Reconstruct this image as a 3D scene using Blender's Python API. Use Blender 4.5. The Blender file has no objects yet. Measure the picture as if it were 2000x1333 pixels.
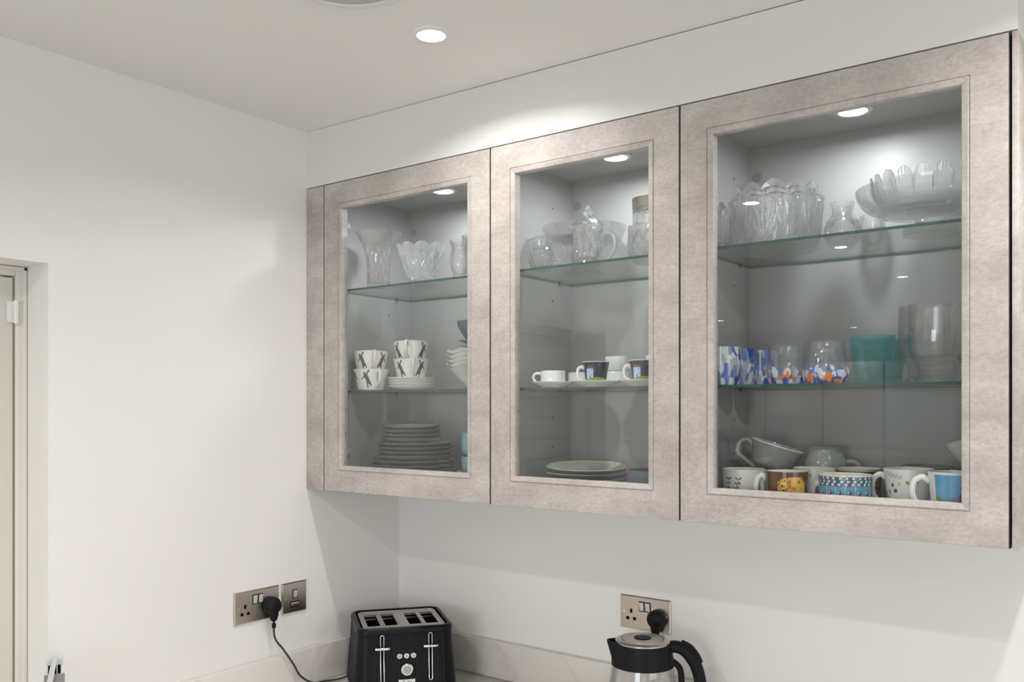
import bpy, bmesh, math, random
from mathutils import Vector, Matrix, noise
R = math.radians
PI = math.pi
CZ = 1.70                       # eye height; heights below are often written as CZ + offset
sc = bpy.context.scene
COL = sc.collection

# ---------------------------------------------------------------- camera
cd = bpy.data.cameras.new('camera')
cam = bpy.data.objects.new('camera', cd); COL.objects.link(cam)
cam.location = (0, 0, CZ); cam.rotation_euler = (R(90), 0, R(36.95))
cd.sensor_width = 36; cd.lens = 1715 / 2000 * 36; cd.shift_y = 125.5 / 2000
cd.clip_start = 0.05
sc.camera = cam
# ---------------------------------------------------------------- view, world
sc.view_settings.view_transform = 'Standard'; sc.view_settings.look = 'None'
sc.view_settings.gamma = 1; sc.view_settings.use_curve_mapping = False
sc.view_settings.exposure = 0.0
w = bpy.data.worlds.new('world'); sc.world = w; w.use_nodes = True
w.node_tree.nodes['Background'].inputs[0].default_value = (0.8, 0.9, 1, 1)
w.node_tree.nodes['Background'].inputs[1].default_value = 1.0
cy = sc.cycles
cy.max_bounces = 24; cy.diffuse_bounces = 5; cy.glossy_bounces = 6; cy.transmission_bounces = 20
cy.transparent_max_bounces = 48; cy.sample_clamp_indirect = 10; cy.blur_glossy = 0.5
cy.use_denoising = True
# ---------------------------------------------------------------- lights
DOWN = [(-1.24, 1.367), (-1.29, 0.108), (-1.30, -1.06), (-1.30, -2.30),
        (0.06, 1.367), (0.06, 0.108), (0.06, -1.06), (1.35, -0.4), (-3.41, -4.45), (-2.58, -5.84)]
P_DOWN = 7.0
P_FIRST = 4.2
P_PUCK = 1.55
P_WINDOW_FILL = 20.0
def area(name, loc, rot, size, power, col, shape='DISK', sy=None, spread=180):
    l = bpy.data.lights.new(name, 'AREA'); l.shape = shape; l.size = size
    if sy: l.size_y = sy
    l.energy = power; l.color = col; l.spread = R(spread)
    o = bpy.data.objects.new(name, l); o.location = loc; o.rotation_euler = rot; COL.objects.link(o)
    return o
def ceil_z(x): return CZ + 0.7845 - 0.0105 * (x + 1.989)
for k, (x, y) in enumerate(DOWN):
    area('downlight_lamp', (x, y, ceil_z(x) - 0.006), (0, 0, 0), 0.052, P_FIRST if k == 0 else P_DOWN,
         (1, 0.972, 0.94), spread=150)
for x in (-1.615, -1.0654, -0.5154):
    area('cabinet_lamp', (x, 1.83, CZ + 0.583), (0, 0, 0), 0.05, P_PUCK, (0.93, 0.975, 1.0))
area('window_and_fill_light', (2.72, 0.2, 1.55), (0, R(90), 0), 1.2, P_WINDOW_FILL, (0.85, 0.93, 1.0), 'RECTANGLE', 2.0)
area('window_and_fill_light', (0.6, -6.3, 1.5), (R(90), 0, 0), 2.6, P_WINDOW_FILL * 5, (0.9, 0.95, 1.0), 'RECTANGLE', 1.9)  # added fill from behind the camera; the rear wall has no window

# ---------------------------------------------------------------- materials
def nt(name):
    m = bpy.data.materials.new(name); m.use_nodes = True
    t = m.node_tree; b = t.nodes['Principled BSDF']
    return m, t, b
def N(t, typ, **kw):
    n = t.nodes.new(typ)
    for k, v in kw.items(): setattr(n, k, v)
    return n
def plain(name, col, rough=0.5, metal=0.0, spec=0.5, coat=0.0, bump=0, bscale=200):
    m, t, b = nt(name)
    b.inputs['Base Color'].default_value = (*col, 1); b.inputs['Roughness'].default_value = rough
    b.inputs['Metallic'].default_value = metal; b.inputs['Specular IOR Level'].default_value = spec
    b.inputs['Coat Weight'].default_value = coat; b.inputs['Coat Roughness'].default_value = 0.06
    no = N(t, 'ShaderNodeTexNoise'); no.inputs['Scale'].default_value = bscale
    tc = N(t, 'ShaderNodeTexCoord'); t.links.new(tc.outputs['Object'], no.inputs['Vector'])
    if bump:
        bp = N(t, 'ShaderNodeBump'); bp.inputs['Strength'].default_value = bump; bp.inputs['Distance'].default_value = 0.002
        t.links.new(no.outputs['Fac'], bp.inputs['Height']); t.links.new(bp.outputs[0], b.inputs['Normal'])
    return m
def mottled(name, c1, c2, c3, rough=0.55, scale=1.0, fine=0.35):
    m, t, b = nt(name)
    tc = N(t, 'ShaderNodeTexCoord')
    n1 = N(t, 'ShaderNodeTexNoise'); n1.inputs['Scale'].default_value = 5.5 * scale; n1.inputs['Detail'].default_value = 8
    n1.inputs['Roughness'].default_value = 0.72
    n2 = N(t, 'ShaderNodeTexNoise'); n2.inputs['Scale'].default_value = 90 * scale; n2.inputs['Detail'].default_value = 6
    n2.inputs['Roughness'].default_value = 0.8
    mp = N(t, 'ShaderNodeMapping'); mp.inputs['Scale'].default_value = (1, 1, 1.8)
    t.links.new(tc.outputs['Object'], mp.inputs['Vector'])
    for n in (n1, n2): t.links.new(mp.outputs[0], n.inputs['Vector'])
    r1 = N(t, 'ShaderNodeValToRGB'); r1.color_ramp.elements[0].position = 0.36; r1.color_ramp.elements[1].position = 0.62
    r1.color_ramp.elements[0].color = (*c2, 1); r1.color_ramp.elements[1].color = (*c1, 1)
    t.links.new(n1.outputs['Fac'], r1.inputs['Fac'])
    r2 = N(t, 'ShaderNodeValToRGB'); r2.color_ramp.elements[0].position = 0.33; r2.color_ramp.elements[1].position = 0.56
    r2.color_ramp.elements[0].color = (1, 1, 1, 1); r2.color_ramp.elements[1].color = (0, 0, 0, 1)
    t.links.new(n2.outputs['Fac'], r2.inputs['Fac'])
    mu = N(t, 'ShaderNodeMath', operation='MULTIPLY'); mu.inputs[1].default_value = fine
    t.links.new(r2.outputs[0], mu.inputs[0])
    mx = N(t, 'ShaderNodeMixRGB'); mx.inputs[2].default_value = (*c3, 1)
    t.links.new(mu.outputs[0], mx.inputs[0]); t.links.new(r1.outputs[0], mx.inputs[1])
    t.links.new(mx.outputs[0], b.inputs['Base Color']); b.inputs['Roughness'].default_value = rough
    b.inputs['Specular IOR Level'].default_value = 0.3
    bp = N(t, 'ShaderNodeBump'); bp.inputs['Strength'].default_value = 0.08; bp.inputs['Distance'].default_value = 0.001
    t.links.new(n2.outputs['Fac'], bp.inputs['Height']); t.links.new(bp.outputs[0], b.inputs['Normal'])
    return m
def veined(name, c1, c2):
    m, t, b = nt(name)
    tc = N(t, 'ShaderNodeTexCoord')
    n1 = N(t, 'ShaderNodeTexNoise'); n1.inputs['Scale'].default_value = 2.2; n1.inputs['Detail'].default_value = 6
    n1.inputs['Distortion'].default_value = 0.8
    t.links.new(tc.outputs['Object'], n1.inputs['Vector'])
    s = N(t, 'ShaderNodeMath', operation='SUBTRACT'); s.inputs[1].default_value = 0.5
    a = N(t, 'ShaderNodeMath', operation='ABSOLUTE')
    t.links.new(n1.outputs['Fac'], s.inputs[0]); t.links.new(s.outputs[0], a.inputs[0])
    r = N(t, 'ShaderNodeValToRGB'); r.color_ramp.elements[0].position = 0.0; r.color_ramp.elements[1].position = 0.025
    r.color_ramp.elements[0].color = (*c2, 1); r.color_ramp.elements[1].color = (*c1, 1)
    t.links.new(a.outputs[0], r.inputs['Fac']); t.links.new(r.outputs[0], b.inputs['Base Color'])
    b.inputs['Roughness'].default_value = 0.25
    return m
def facing(t, base, gain=1.0, power=5.0):
    """reflectance of a thin clear sheet, the same from either side"""
    lw = N(t, 'ShaderNodeLayerWeight'); lw.inputs['Blend'].default_value = 0.5
    pw = N(t, 'ShaderNodeMath', operation='POWER'); pw.inputs[1].default_value = power
    t.links.new(lw.outputs['Facing'], pw.inputs[0])
    ma = N(t, 'ShaderNodeMath', operation='MULTIPLY_ADD'); ma.inputs[1].default_value = gain; ma.inputs[2].default_value = base
    ma.use_clamp = True
    t.links.new(pw.outputs[0], ma.inputs[0])
    return ma.outputs[0]
def clear(name, tint=(1, 1, 1), refl=0.045, rough=0.0, bulk=0.0, ior=1.5, bump=0, bscale=120, gain=0.9, power=5.0, body=None, bodyw=0.0):
    """thin glass: transparent + mirror; bulk adds a share of refracting glass"""
    m, t, b = nt(name); t.nodes.remove(b)
    out = t.nodes['Material Output']
    tr = N(t, 'ShaderNodeBsdfTransparent'); tr.inputs[0].default_value = (*tint, 1)
    gl = N(t, 'ShaderNodeBsdfGlossy'); gl.inputs['Roughness'].default_value = rough
    mx = N(t, 'ShaderNodeMixShader')
    t.links.new(facing(t, refl, gain, power), mx.inputs[0]); t.links.new(tr.outputs[0], mx.inputs[1]); t.links.new(gl.outputs[0], mx.inputs[2])
    last = mx.outputs[0]
    nrm = None
    if bump:
        tc = N(t, 'ShaderNodeTexCoord'); no = N(t, 'ShaderNodeTexVoronoi'); no.inputs['Scale'].default_value = bscale
        t.links.new(tc.outputs['Object'], no.inputs['Vector'])
        bp = N(t, 'ShaderNodeBump'); bp.inputs['Strength'].default_value = bump; bp.inputs['Distance'].default_value = 0.002
        t.links.new(no.outputs['Distance'], bp.inputs['Height']); nrm = bp.outputs[0]
        t.links.new(nrm, gl.inputs['Normal'])
    if bulk:
        g = N(t, 'ShaderNodeBsdfGlass'); g.inputs['IOR'].default_value = ior; g.inputs['Color'].default_value = (*tint, 1)
        g.inputs['Roughness'].default_value = rough
        if nrm: t.links.new(nrm, g.inputs['Normal'])
        m2 = N(t, 'ShaderNodeMixShader'); m2.inputs[0].default_value = bulk
        t.links.new(last, m2.inputs[1]); t.links.new(g.outputs[0], m2.inputs[2]); last = m2.outputs[0]
    if body:
        d = N(t, 'ShaderNodeBsdfTranslucent'); d.inputs[0].default_value = (*body, 1)
        m3 = N(t, 'ShaderNodeMixShader'); m3.inputs[0].default_value = bodyw
        t.links.new(last, m3.inputs[1]); t.links.new(d.outputs[0], m3.inputs[2]); last = m3.outputs[0]
    t.links.new(last, out.inputs['Surface'])
    return m
def printed(name, rough=0.12):
    m, t, b = nt(name)
    at = N(t, 'ShaderNodeAttribute'); at.attribute_name = 'Col'
    t.links.new(at.outputs['Color'], b.inputs['Base Color']); b.inputs['Roughness'].default_value = rough
    b.inputs['Coat Weight'].default_value = 0.3; b.inputs['Coat Roughness'].default_value = 0.05
    return m
def printed_glass(name):
    m, t, b = nt(name)
    out = t.nodes['Material Output']
    at = N(t, 'ShaderNodeAttribute'); at.attribute_name = 'Col'
    t.links.new(at.outputs['Color'], b.inputs['Base Color']); b.inputs['Roughness'].default_value = 0.1
    tr = N(t, 'ShaderNodeBsdfTransparent'); tr.inputs[0].default_value = (0.975, 0.975, 0.985, 1)
    gl = N(t, 'ShaderNodeBsdfGlossy'); gl.inputs['Roughness'].default_value = 0.02
    mx = N(t, 'ShaderNodeMixShader')
    t.links.new(facing(t, 0.05, 0.8, 4.0), mx.inputs[0]); t.links.new(tr.outputs[0], mx.inputs[1]); t.links.new(gl.outputs[0], mx.inputs[2])
    m2 = N(t, 'ShaderNodeMixShader')
    t.links.new(at.outputs['Alpha'], m2.inputs[0]); t.links.new(mx.outputs[0], m2.inputs[1]); t.links.new(b.outputs[0], m2.inputs[2])
    t.links.new(m2.outputs[0], out.inputs['Surface'])
    return m
def glow(name, col, strength):
    m, t, b = nt(name); b.inputs['Base Color'].default_value = (0.8, 0.8, 0.8, 1)
    b.inputs['Emission Color'].default_value = (*col, 1); b.inputs['Emission Strength'].default_value = strength
    return m

M = {}
M['wall'] = plain('wall_paint', (0.80, 0.785, 0.76), 0.55, spec=0.3, bump=0.02, bscale=60)
M['ceiling'] = plain('ceiling_paint', (0.80, 0.785, 0.765), 0.6, spec=0.2, bump=0.02, bscale=40)
M['fascia'] = plain('fascia_paint', (0.70, 0.69, 0.67), 0.42, spec=0.4)
M['joinery'] = plain('cream_joinery_paint', (0.73, 0.70, 0.64), 0.4)
M['floor'] = mottled('floor_tile', (0.60, 0.58, 0.55), (0.54, 0.52, 0.49), (0.46, 0.44, 0.42), 0.35, 0.5)
M['concrete'] = mottled('concrete_effect_laminate', (0.56, 0.515, 0.48), (0.39, 0.35, 0.325), (0.27, 0.235, 0.21), 0.5, 1.0, 0.55)
M['carcass'] = plain('grey_carcass_laminate', (0.37, 0.366, 0.36), 0.42, spec=0.4, bump=0.03, bscale=900)
M['worktop'] = veined('veined_quartz', (0.73, 0.695, 0.65), (0.67, 0.625, 0.58))
M['pane'] = clear('door_glass', (0.985, 0.99, 0.985), 0.048)
M['shelf'] = clear('shelf_glass', (0.945, 0.965, 0.955), 0.06)
M['shelf_edge'] = plain('green_glass_edge', (0.035, 0.10, 0.075), 0.12)
M['cut'] = clear('cut_crystal', (0.995, 0.995, 0.995), 0.17, 0.0, bulk=0.72, ior=1.50, gain=0.8, power=2.5, body=(.95, .97, .97), bodyw=0.04)
M['clear'] = clear('plain_clear_glass', (0.99, 0.99, 0.99), 0.055, 0.0, bulk=0.30, ior=1.48, power=3.5)
M['bubble'] = clear('bubbled_teal_glass', (0.76, 0.93, 0.93), 0.06, 0.02, bump=0.8, bscale=420, power=4, body=(0.10, 0.50, 0.52), bodyw=0.13)
M['greyglass'] = clear('grey_dish_glass', (0.72, 0.78, 0.78), 0.08, 0.03)
M['china'] = printed('printed_china')
M['spotglass'] = printed_glass('spotted_glass')
M['white'] = plain('white_china', (0.80, 0.79, 0.77), 0.12, coat=0.3)
M['cool_white'] = plain('cool_white_china', (0.74, 0.78, 0.78), 0.12, coat=0.3)
M['grey_stone'] = plain('sage_grey_stoneware', (0.36, 0.375, 0.345), 0.16, coat=0.4)
M['steel'] = plain('brushed_nickel', (0.56, 0.50, 0.44), 0.28, 1.0)
M['chrome'] = plain('chrome', (0.75, 0.75, 0.76), 0.10, 1.0)
M['satin'] = plain('satin_steel', (0.50, 0.47, 0.45), 0.30, 1.0)
M['black'] = plain('black_plastic', (0.009, 0.009, 0.010), 0.45, spec=0.15)
M['black_gloss'] = plain('gloss_black_enamel', (0.007, 0.007, 0.009), 0.34, spec=0.14, coat=0.04)
M['dark'] = plain('dark_void', (0.008, 0.008, 0.008), 0.9, spec=0.0)
M['gap'] = plain('gap_hole_shade', (0.045, 0.035, 0.03), 0.7)  # shade of door gaps and drilled holes, put into the colour
M['cable'] = plain('black_cable', (0.03, 0.028, 0.026), 0.5)
M['pale_metal'] = plain('pale_grey_metal', (0.62, 0.62, 0.61), 0.4, 0.3)
M['mid_grey'] = plain('mid_grey_panel', (0.22, 0.21, 0.205), 0.5)
M['white_plastic'] = plain('white_plastic', (0.78, 0.77, 0.75), 0.4)
M['grille'] = plain('grey_grille', (0.45, 0.44, 0.43), 0.6)
M['cap'] = plain('beige_cover_cap', (0.27, 0.26, 0.20), 0.5)
M['lens'] = glow('downlight_lens', (1, 0.98, 0.95), 30)
M['puck_lens'] = glow('cabinet_light_lens', (0.93, 0.98, 1.0), 14)
M['brass_rim'] = plain('aged_silver_rim', (0.55, 0.50, 0.40), 0.22, 1.0)
M['leaf'] = plain('green_leaf', (0.05, 0.12, 0.03), 0.5)
M['soil'] = plain('potting_soil', (0.03, 0.02, 0.015), 0.9)
M['pot'] = plain('white_plant_pot', (0.75, 0.78, 0.8), 0.4)
M['dark_shelf'] = plain('dark_wood_shelf', (0.06, 0.05, 0.045), 0.5)
M['cabinet_grey'] = plain('taupe_cabinet_paint', (0.35, 0.32, 0.30), 0.5)
M['text'] = plain('dark_lettering', (0.03, 0.03, 0.03), 0.5)

# ---------------------------------------------------------------- builders
def link(o, parent=None):
    COL.objects.link(o)
    if parent is not None: o.parent = parent
    return o
def mesh_obj(name, verts, faces, mat, parent=None, smooth=None, colors=None, mats=None, fmat=None):
    me = bpy.data.meshes.new(name)
    me.from_pydata([tuple(v) for v in verts], [], faces); me.validate(); me.update()
    bm = bmesh.new(); bm.from_mesh(me); bmesh.ops.recalc_face_normals(bm, faces=bm.faces); bm.to_mesh(me); bm.free()
    for x in (mats or [mat]): me.materials.append(x)
    if fmat:
        for p, k in zip(me.polygons, fmat): p.material_index = k
    if smooth is not None:
        me.shade_smooth()
        if smooth < 179: me.set_sharp_from_angle(angle=R(smooth))
    if colors is not None:
        ca = me.color_attributes.new('Col', 'FLOAT_COLOR', 'POINT')
        for k, c in enumerate(colors): ca.data[k].color = c
    return link(bpy.data.objects.new(name, me), parent)
def thing(name, label, cat, loc=(0, 0, 0), rz=0, group=None, tilt=None):
    o = bpy.data.objects.new(name, None); o.empty_display_size = 0.02
    link(o); o.location = loc; o.rotation_euler = (tilt[0] if tilt else 0, tilt[1] if tilt else 0, rz)
    return tag(o, label, cat, group)
def tag(o, label, cat, group=None):
    o['label'] = label; o['category'] = cat
    if group: o['group'] = group
    return o
def struct(o):
    o['kind'] = 'structure'; return o
class G:
    """collects shapes into one mesh"""
    def __init__(s): s.v = []; s.f = []; s.m = []
    def add(s, v, f, k=0):
        n = len(s.v); s.v += [tuple(p) for p in v]; s.f += [tuple(i + n for i in q) for q in f]; s.m += [k] * len(f); return s
    def box(s, x0, x1, y0, y1, z0, z1, bev=0.0, k=0, seg=2):
        bm = bmesh.new(); bmesh.ops.create_cube(bm, size=1)
        for v in bm.verts:
            v.co = Vector((x0 + (v.co.x + .5) * (x1 - x0), y0 + (v.co.y + .5) * (y1 - y0), z0 + (v.co.z + .5) * (z1 - z0)))
        if bev: bmesh.ops.bevel(bm, geom=list(bm.edges), offset=bev, segments=seg, affect='EDGES', profile=0.5)
        return s.bm(bm, k)
    def bm(s, bm, k=0):
        bm.verts.index_update()
        s.add([v.co.copy() for v in bm.verts], [[v.index for v in f.verts] for f in bm.faces], k); bm.free(); return s
    def cyl(s, c, axis, r, h, seg=24, k=0, r2=None, bev=0):
        """cylinder from c along axis for h"""
        a = Vector(axis).normalized(); q = Vector((0, 0, 1)).rotation_difference(a); r2 = r if r2 is None else r2
        prof = [(0, 0), (r - bev, 0), (r, bev), (r2, h - bev), (r2 - bev, h), (0, h)] if bev else [(0, 0), (r, 0), (r2, h), (0, h)]
        v, f = lathe_raw(prof, seg)
        s.add([q @ Vector(p) + Vector(c) for p in v], f, k); return s
    def tube(s, pts, r, seg=10, k=0, closed=False, flat=1.0, taper=None, caps=True, up=(0, 0, 1)):
        pts = [Vector(p) for p in pts]; n = len(pts); vs = []; fs = []
        for i, p in enumerate(pts):
            a = pts[i - 1] if (i or closed) else p; b = pts[(i + 1) % n] if (i < n - 1 or closed) else p
            d = (b - a).normalized(); u = Vector(up)
            sx = d.cross(u)
            if sx.length < 1e-4: sx = d.cross(Vector((0, 1, 0)))
            sx.normalize(); sy = sx.cross(d).normalized()
            rr = r * (taper(i / (n - 1)) if taper else 1)
            for j in range(seg):
                th = 2 * PI * j / seg
                vs.append(p + sx * math.cos(th) * rr * flat + sy * math.sin(th) * rr)
        for i in range(n if closed else n - 1):
            i2 = (i + 1) % n
            for j in range(seg):
                j2 = (j + 1) % seg
                fs.append((i * seg + j, i * seg + j2, i2 * seg + j2, i2 * seg + j))
        if caps and not closed:
            fs.append(tuple(range(seg))[::-1]); fs.append(tuple((n - 1) * seg + j for j in range(seg)))
        return s.add(vs, fs, k)
    def build(s, name, mat, parent=None, smooth=35, mats=None):
        return mesh_obj(name, s.v, s.f, mat, parent, smooth, mats=mats, fmat=s.m if mats else None)
def lathe_raw(prof, seg, mod=None, start=0.0):
    """revolve (r, z); poles where r = 0. theta = 0 looks along -Y and grows towards +X"""
    vs = []; rows = []
    L = len(prof)
    for i, (r, z) in enumerate(prof):
        if r < 1e-6:
            rows.append([len(vs)]); vs.append((0, 0, z)); continue
        row = []
        for j in range(seg):
            th = 2 * PI * j / seg - PI
            rr, zz = (r, z) if mod is None else mod(th, r, z, i)
            row.append(len(vs)); vs.append((rr * math.sin(th), -rr * math.cos(th), zz))
        rows.append(row)
    fs = []
    for a, b in zip(rows[:-1], rows[1:]):
        if len(a) == 1 and len(b) == 1: continue
        for j in range(seg):
            j2 = (j + 1) % seg
            if len(a) == 1: fs.append((a[0], b[j2], b[j]))
            elif len(b) == 1: fs.append((a[j], a[j2], b[0]))
            else: fs.append((a[j], a[j2], b[j2], b[j]))
    return vs, fs
def resample(pts, n):
    d = [0]
    for a, b in zip(pts[:-1], pts[1:]): d.append(d[-1] + math.hypot(b[0] - a[0], b[1] - a[1]))
    out = []
    for k in range(n + 1):
        s = d[-1] * k / n; i = 0
        while i < len(d) - 2 and d[i + 1] < s: i += 1
        t = (s - d[i]) / max(d[i + 1] - d[i], 1e-9)
        out.append((pts[i][0] + (pts[i + 1][0] - pts[i][0]) * t, pts[i][1] + (pts[i + 1][1] - pts[i][1]) * t))
    return out
def smoothpts(pts, n=6):
    """Catmull-Rom through 2D or 3D points"""
    P = [Vector(p) if len(p) == 3 else Vector((p[0], p[1], 0)) for p in pts]; out = []
    for i in range(len(P) - 1):
        p0 = P[max(i - 1, 0)]; p1 = P[i]; p2 = P[i + 1]; p3 = P[min(i + 2, len(P) - 1)]
        for k in range(n):
            t = k / n
            out.append(0.5 * ((2 * p1) + (p2 - p0) * t + (2 * p0 - 5 * p1 + 4 * p2 - p3) * t * t + (-p0 + 3 * p1 - 3 * p2 + p3) * t ** 3))
    out.append(P[-1])
    return [tuple(q) if len(pts[0]) == 3 else (q.x, q.y) for q in out]
def vessel(name, outer, thick, mat, parent=None, seg=64, rows=0, base=0.004, outmod=None, inmod=None, colfn=None, incol=(0.8, 0.79, 0.77, 1), smooth=40, innerz=None):
    """an open vessel: outer wall from foot to rim, inner wall back down to a base"""
    if rows: outer = resample(outer, rows)
    n = len(outer)
    inner = []
    zb = outer[0][1] + base
    for (r, z) in reversed(outer):
        if z > zb + 1e-4 and r - thick > 0.002: inner.append((r - thick, z))
    if innerz: inner = [p for p in inner if p[1] > innerz]; zb = innerz
    prof = [(0, outer[0][1])] + outer + inner + [(inner[-1][0] * 0.9, zb), (0, zb)]
    k_out = n
    def mod(th, r, z, i):
        if i <= k_out:
            return outmod(th, r, z, (i - 1) / (n - 1)) if outmod else (r, z)
        if inmod: return inmod(th, r, z)
        return (r, z)
    vs, fs = lathe_raw(prof, seg, mod if (outmod or inmod) else None)
    cols = None
    if colfn:
        cols = []
        ztop = outer[-1][1]; cnt = 0
        for i, (r, z) in enumerate(prof):
            m_ = 1 if r < 1e-6 else seg
            for j in range(m_):
                th = 2 * PI * j / seg - PI
                c = None
                if 1 <= i <= k_out: c = colfn(th, z, r)
                cols.append(c if c else incol)
    return mesh_obj(name, vs, fs, mat, parent, smooth, colors=cols)
def handle_c(w_, z0, z1, r0, side=-1, thick=0.0042, flat=1.3, n=7, ry=0.0, r0b=None):
    """C-shaped handle in the XZ plane of the vessel; side -1 = image left"""
    zm = (z0 + z1) / 2; h = (z1 - z0)
    r0b = r0 if r0b is None else r0b
    pts = [(side * (r0b - 0.003), 0, z1 - 0.10 * h), (side * (r0b + w_ * .35), 0, z1 + 0.02 * h), (side * (r0b + w_ * .85), 0, z1 - 0.10 * h),
           (side * (r0b + w_), 0, zm + 0.12 * h), (side * (r0b + w_ * .82), 0, zm - 0.16 * h), (side * (r0 + w_ * .4), 0, z0 + 0.10 * h), (side * (r0 - 0.003), 0, z0)]
    g = G(); g.tube(smoothpts(pts, n), thick, 10, flat=flat, up=(0, 1, 0))
    return g
# 2D pattern helpers -------------------------------------------------
def seg_d(p, a, b):
    px, py = p[0] - a[0], p[1] - a[1]; dx, dy = b[0] - a[0], b[1] - a[1]
    t = max(0, min(1, (px * dx + py * dy) / (dx * dx + dy * dy + 1e-12)))
    return math.hypot(px - t * dx, py - t * dy)
def in_poly(p, poly):
    c = False; n = len(poly)
    for i in range(n):
        a, b = poly[i], poly[(i + 1) % n]
        if (a[1] > p[1]) != (b[1] > p[1]) and p[0] < (b[0] - a[0]) * (p[1] - a[1]) / (b[1] - a[1]) + a[0]: c = not c
    return c
def ell(p, c, a, b, rot=0):
    dx, dy = p[0] - c[0], p[1] - c[1]; cr, sr = math.cos(rot), math.sin(rot)
    x = dx * cr + dy * sr; y = -dx * sr + dy * cr
    return (x / a) ** 2 + (y / b) ** 2 < 1
def face_cam(x, y): return math.atan2(-x, y)
def zrot(o, x, y): o.rotation_euler.z = face_cam(x, y)

UP = CZ + 0.3275; MID = CZ + 0.042; BOT = CZ - 0.222
XL, YB, YF = -1.989, 2.041, 1.661
# ---------------------------------------------------------------- the room
def quad(name, pts, mat):
    return mesh_obj(name, pts, [(0, 1, 2, 3)], mat)
HC = 2.52
struct(G().box(-4.4, 2.9, -6.7, 2.2, -0.1, 0.0).build('floor', M['floor'], smooth=None))
xa, xb = -4.4, 2.9
g = G(); za, zb = ceil_z(xa), ceil_z(xb)
g.add([(xa, -6.7, za), (xb, -6.7, zb), (xb, 2.2, zb), (xa, 2.2, za), (xa, -6.7, za + .1), (xb, -6.7, zb + .1), (xb, 2.2, zb + .1), (xa, 2.2, za + .1)],
      [(0, 3, 2, 1), (4, 5, 6, 7), (0, 1, 5, 4), (1, 2, 6, 5), (2, 3, 7, 6), (3, 0, 4, 7)])
struct(g.build('ceiling', M['ceiling'], smooth=None))
struct(G().box(XL - .2, 2.9, YB, YB + .12, 0, HC).build('wall_back', M['wall'], smooth=None))
# left wall with the door opening (y 0.02..0.936, head at CZ+0.315)
DY0, DY1, DZ = 0.02, 0.9364, CZ + 0.3145
g = G()
g.box(XL - .2, XL, DY1, YB + .001, 0, HC)
g.box(XL - .2, XL, DY0, DY1, DZ, HC)
g.box(XL - .2, XL, -1.1, DY0, 0, HC)
struct(g.build('wall_left', M['wall'], smooth=None))
struct(G().box(-4.4, XL - .2, -1.1, -.98, 0, HC).build('wall_return', M['wall'], smooth=None))
struct(G().box(-4.5, -4.4, -6.7, -.98, 0, HC).build('wall_far_left', M['wall'], smooth=None))
struct(G().box(-4.5, 3.0, -6.82, -6.7, 0, HC).build('wall_rear', M['wall'], smooth=None))
struct(G().box(2.9, 3.0, -6.7, 2.16, 0, HC).build('wall_right', M['wall'], smooth=None))
# right-hand window
wn = struct(thing('window_1', 'white framed window', 'window', (2.88, 0.2, 1.55))); del wn['category'], wn['label']
g = G()
for a, b_ in ((-1.05, -1.0), (-.02, .02), (1.0, 1.05)): g.box(-.03, .02, a, b_, -.65, .65, .003)
for a, b_ in ((-.65, -.6), (.6, .65)): g.box(-.03, .02, -1.05, 1.05, a, b_, .003)
g.build('window_frame', M['white_plastic'], wn)
# door
dr = struct(bpy.data.objects.new('door_1', None)); link(dr); dr.location = (XL, 0, 0)
fx = -0.102; FW = 0.024
g = G()
g.box(fx - .06, fx, DY1 - FW, DY1 - .0005, 0.001, DZ - .0005, .003)
g.box(fx - .06, fx, DY0 + .0005, DY1 - FW, DZ - .022, DZ - .0005, .003)
g.box(fx - .06, fx, DY0 + .0005, DY0 + FW, 0.001, DZ - .022, .003)
g.box(fx - .06, fx + .006, DY1 - .010, DY1 - .001, 0.001, DZ - .001, .002)
g.box(fx - .06, fx + .006, DY0 + .01, DY1 - .001, DZ - .010, DZ - .001, .002)
g.build('door_frame', M['joinery'], dr)
LY1 = DY1 - FW - .003; LZ = DZ - .026
g = G(); g.box(fx - .045, fx - .006, DY0 + FW + .003, LY1, 0.006, LZ, .002)
zz = 0.2
while zz < LZ - .12:
    g.box(fx - .0065, fx - .002, DY0 + FW + .07, LY1 - .07, zz, zz + .055, .002); zz += 0.085
g.build('door_leaf', M['joinery'], dr)
g = G(); g.box(fx - .046, fx - .004, LY1 + .0003, LY1 + .0028, 0.01, LZ); g.build('door_gap_shade', M['cap'], dr)  # solid strip coloured as the shade in the gap beside the leaf
for hz in (CZ + 0.184, 0.95, 0.2):
    g = G(); g.cyl((fx + .003, LY1 + .003, hz), (0, 0, 1), .0055, .054, 16, bev=.001)
    g.box(fx - .006, fx - .001, LY1 - .014, LY1 + .006, hz + .003, hz + .051, .001)
    g.build('hinge', M['white_plastic'], dr)
# boxing above the cabinets
g = G()
zt0 = lambda x: ceil_z(x) - 0.0008 - 0.0018 * max(0, (x + 1.75) / 1.5)
x0, x1 = XL, -0.2045
zb_ = CZ + 0.6225
def prism(g, x0, x1, y0, y1, zb0, zt_0, zt_1):
    g.add([(x0, y0, zb0), (x1, y0, zb0), (x1, y1, zb0), (x0, y1, zb0), (x0, y0, zt_0), (x1, y0, zt_1), (x1, y1, zt_1), (x0, y1, zt_0)],
          [(0, 3, 2, 1), (4, 5, 6, 7), (0, 1, 5, 4), (1, 2, 6, 5), (2, 3, 7, 6), (3, 0, 4, 7)])
prism(g, x0, x1, YF, YF + .018, zb_, zt0(x0), zt0(x1))
prism(g, x1 - .018, x1, YF + .018, YB, zb_, zt0(x1), zt0(x1))
struct(g.build('trim_1', M['fascia'], smooth=None))

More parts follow.
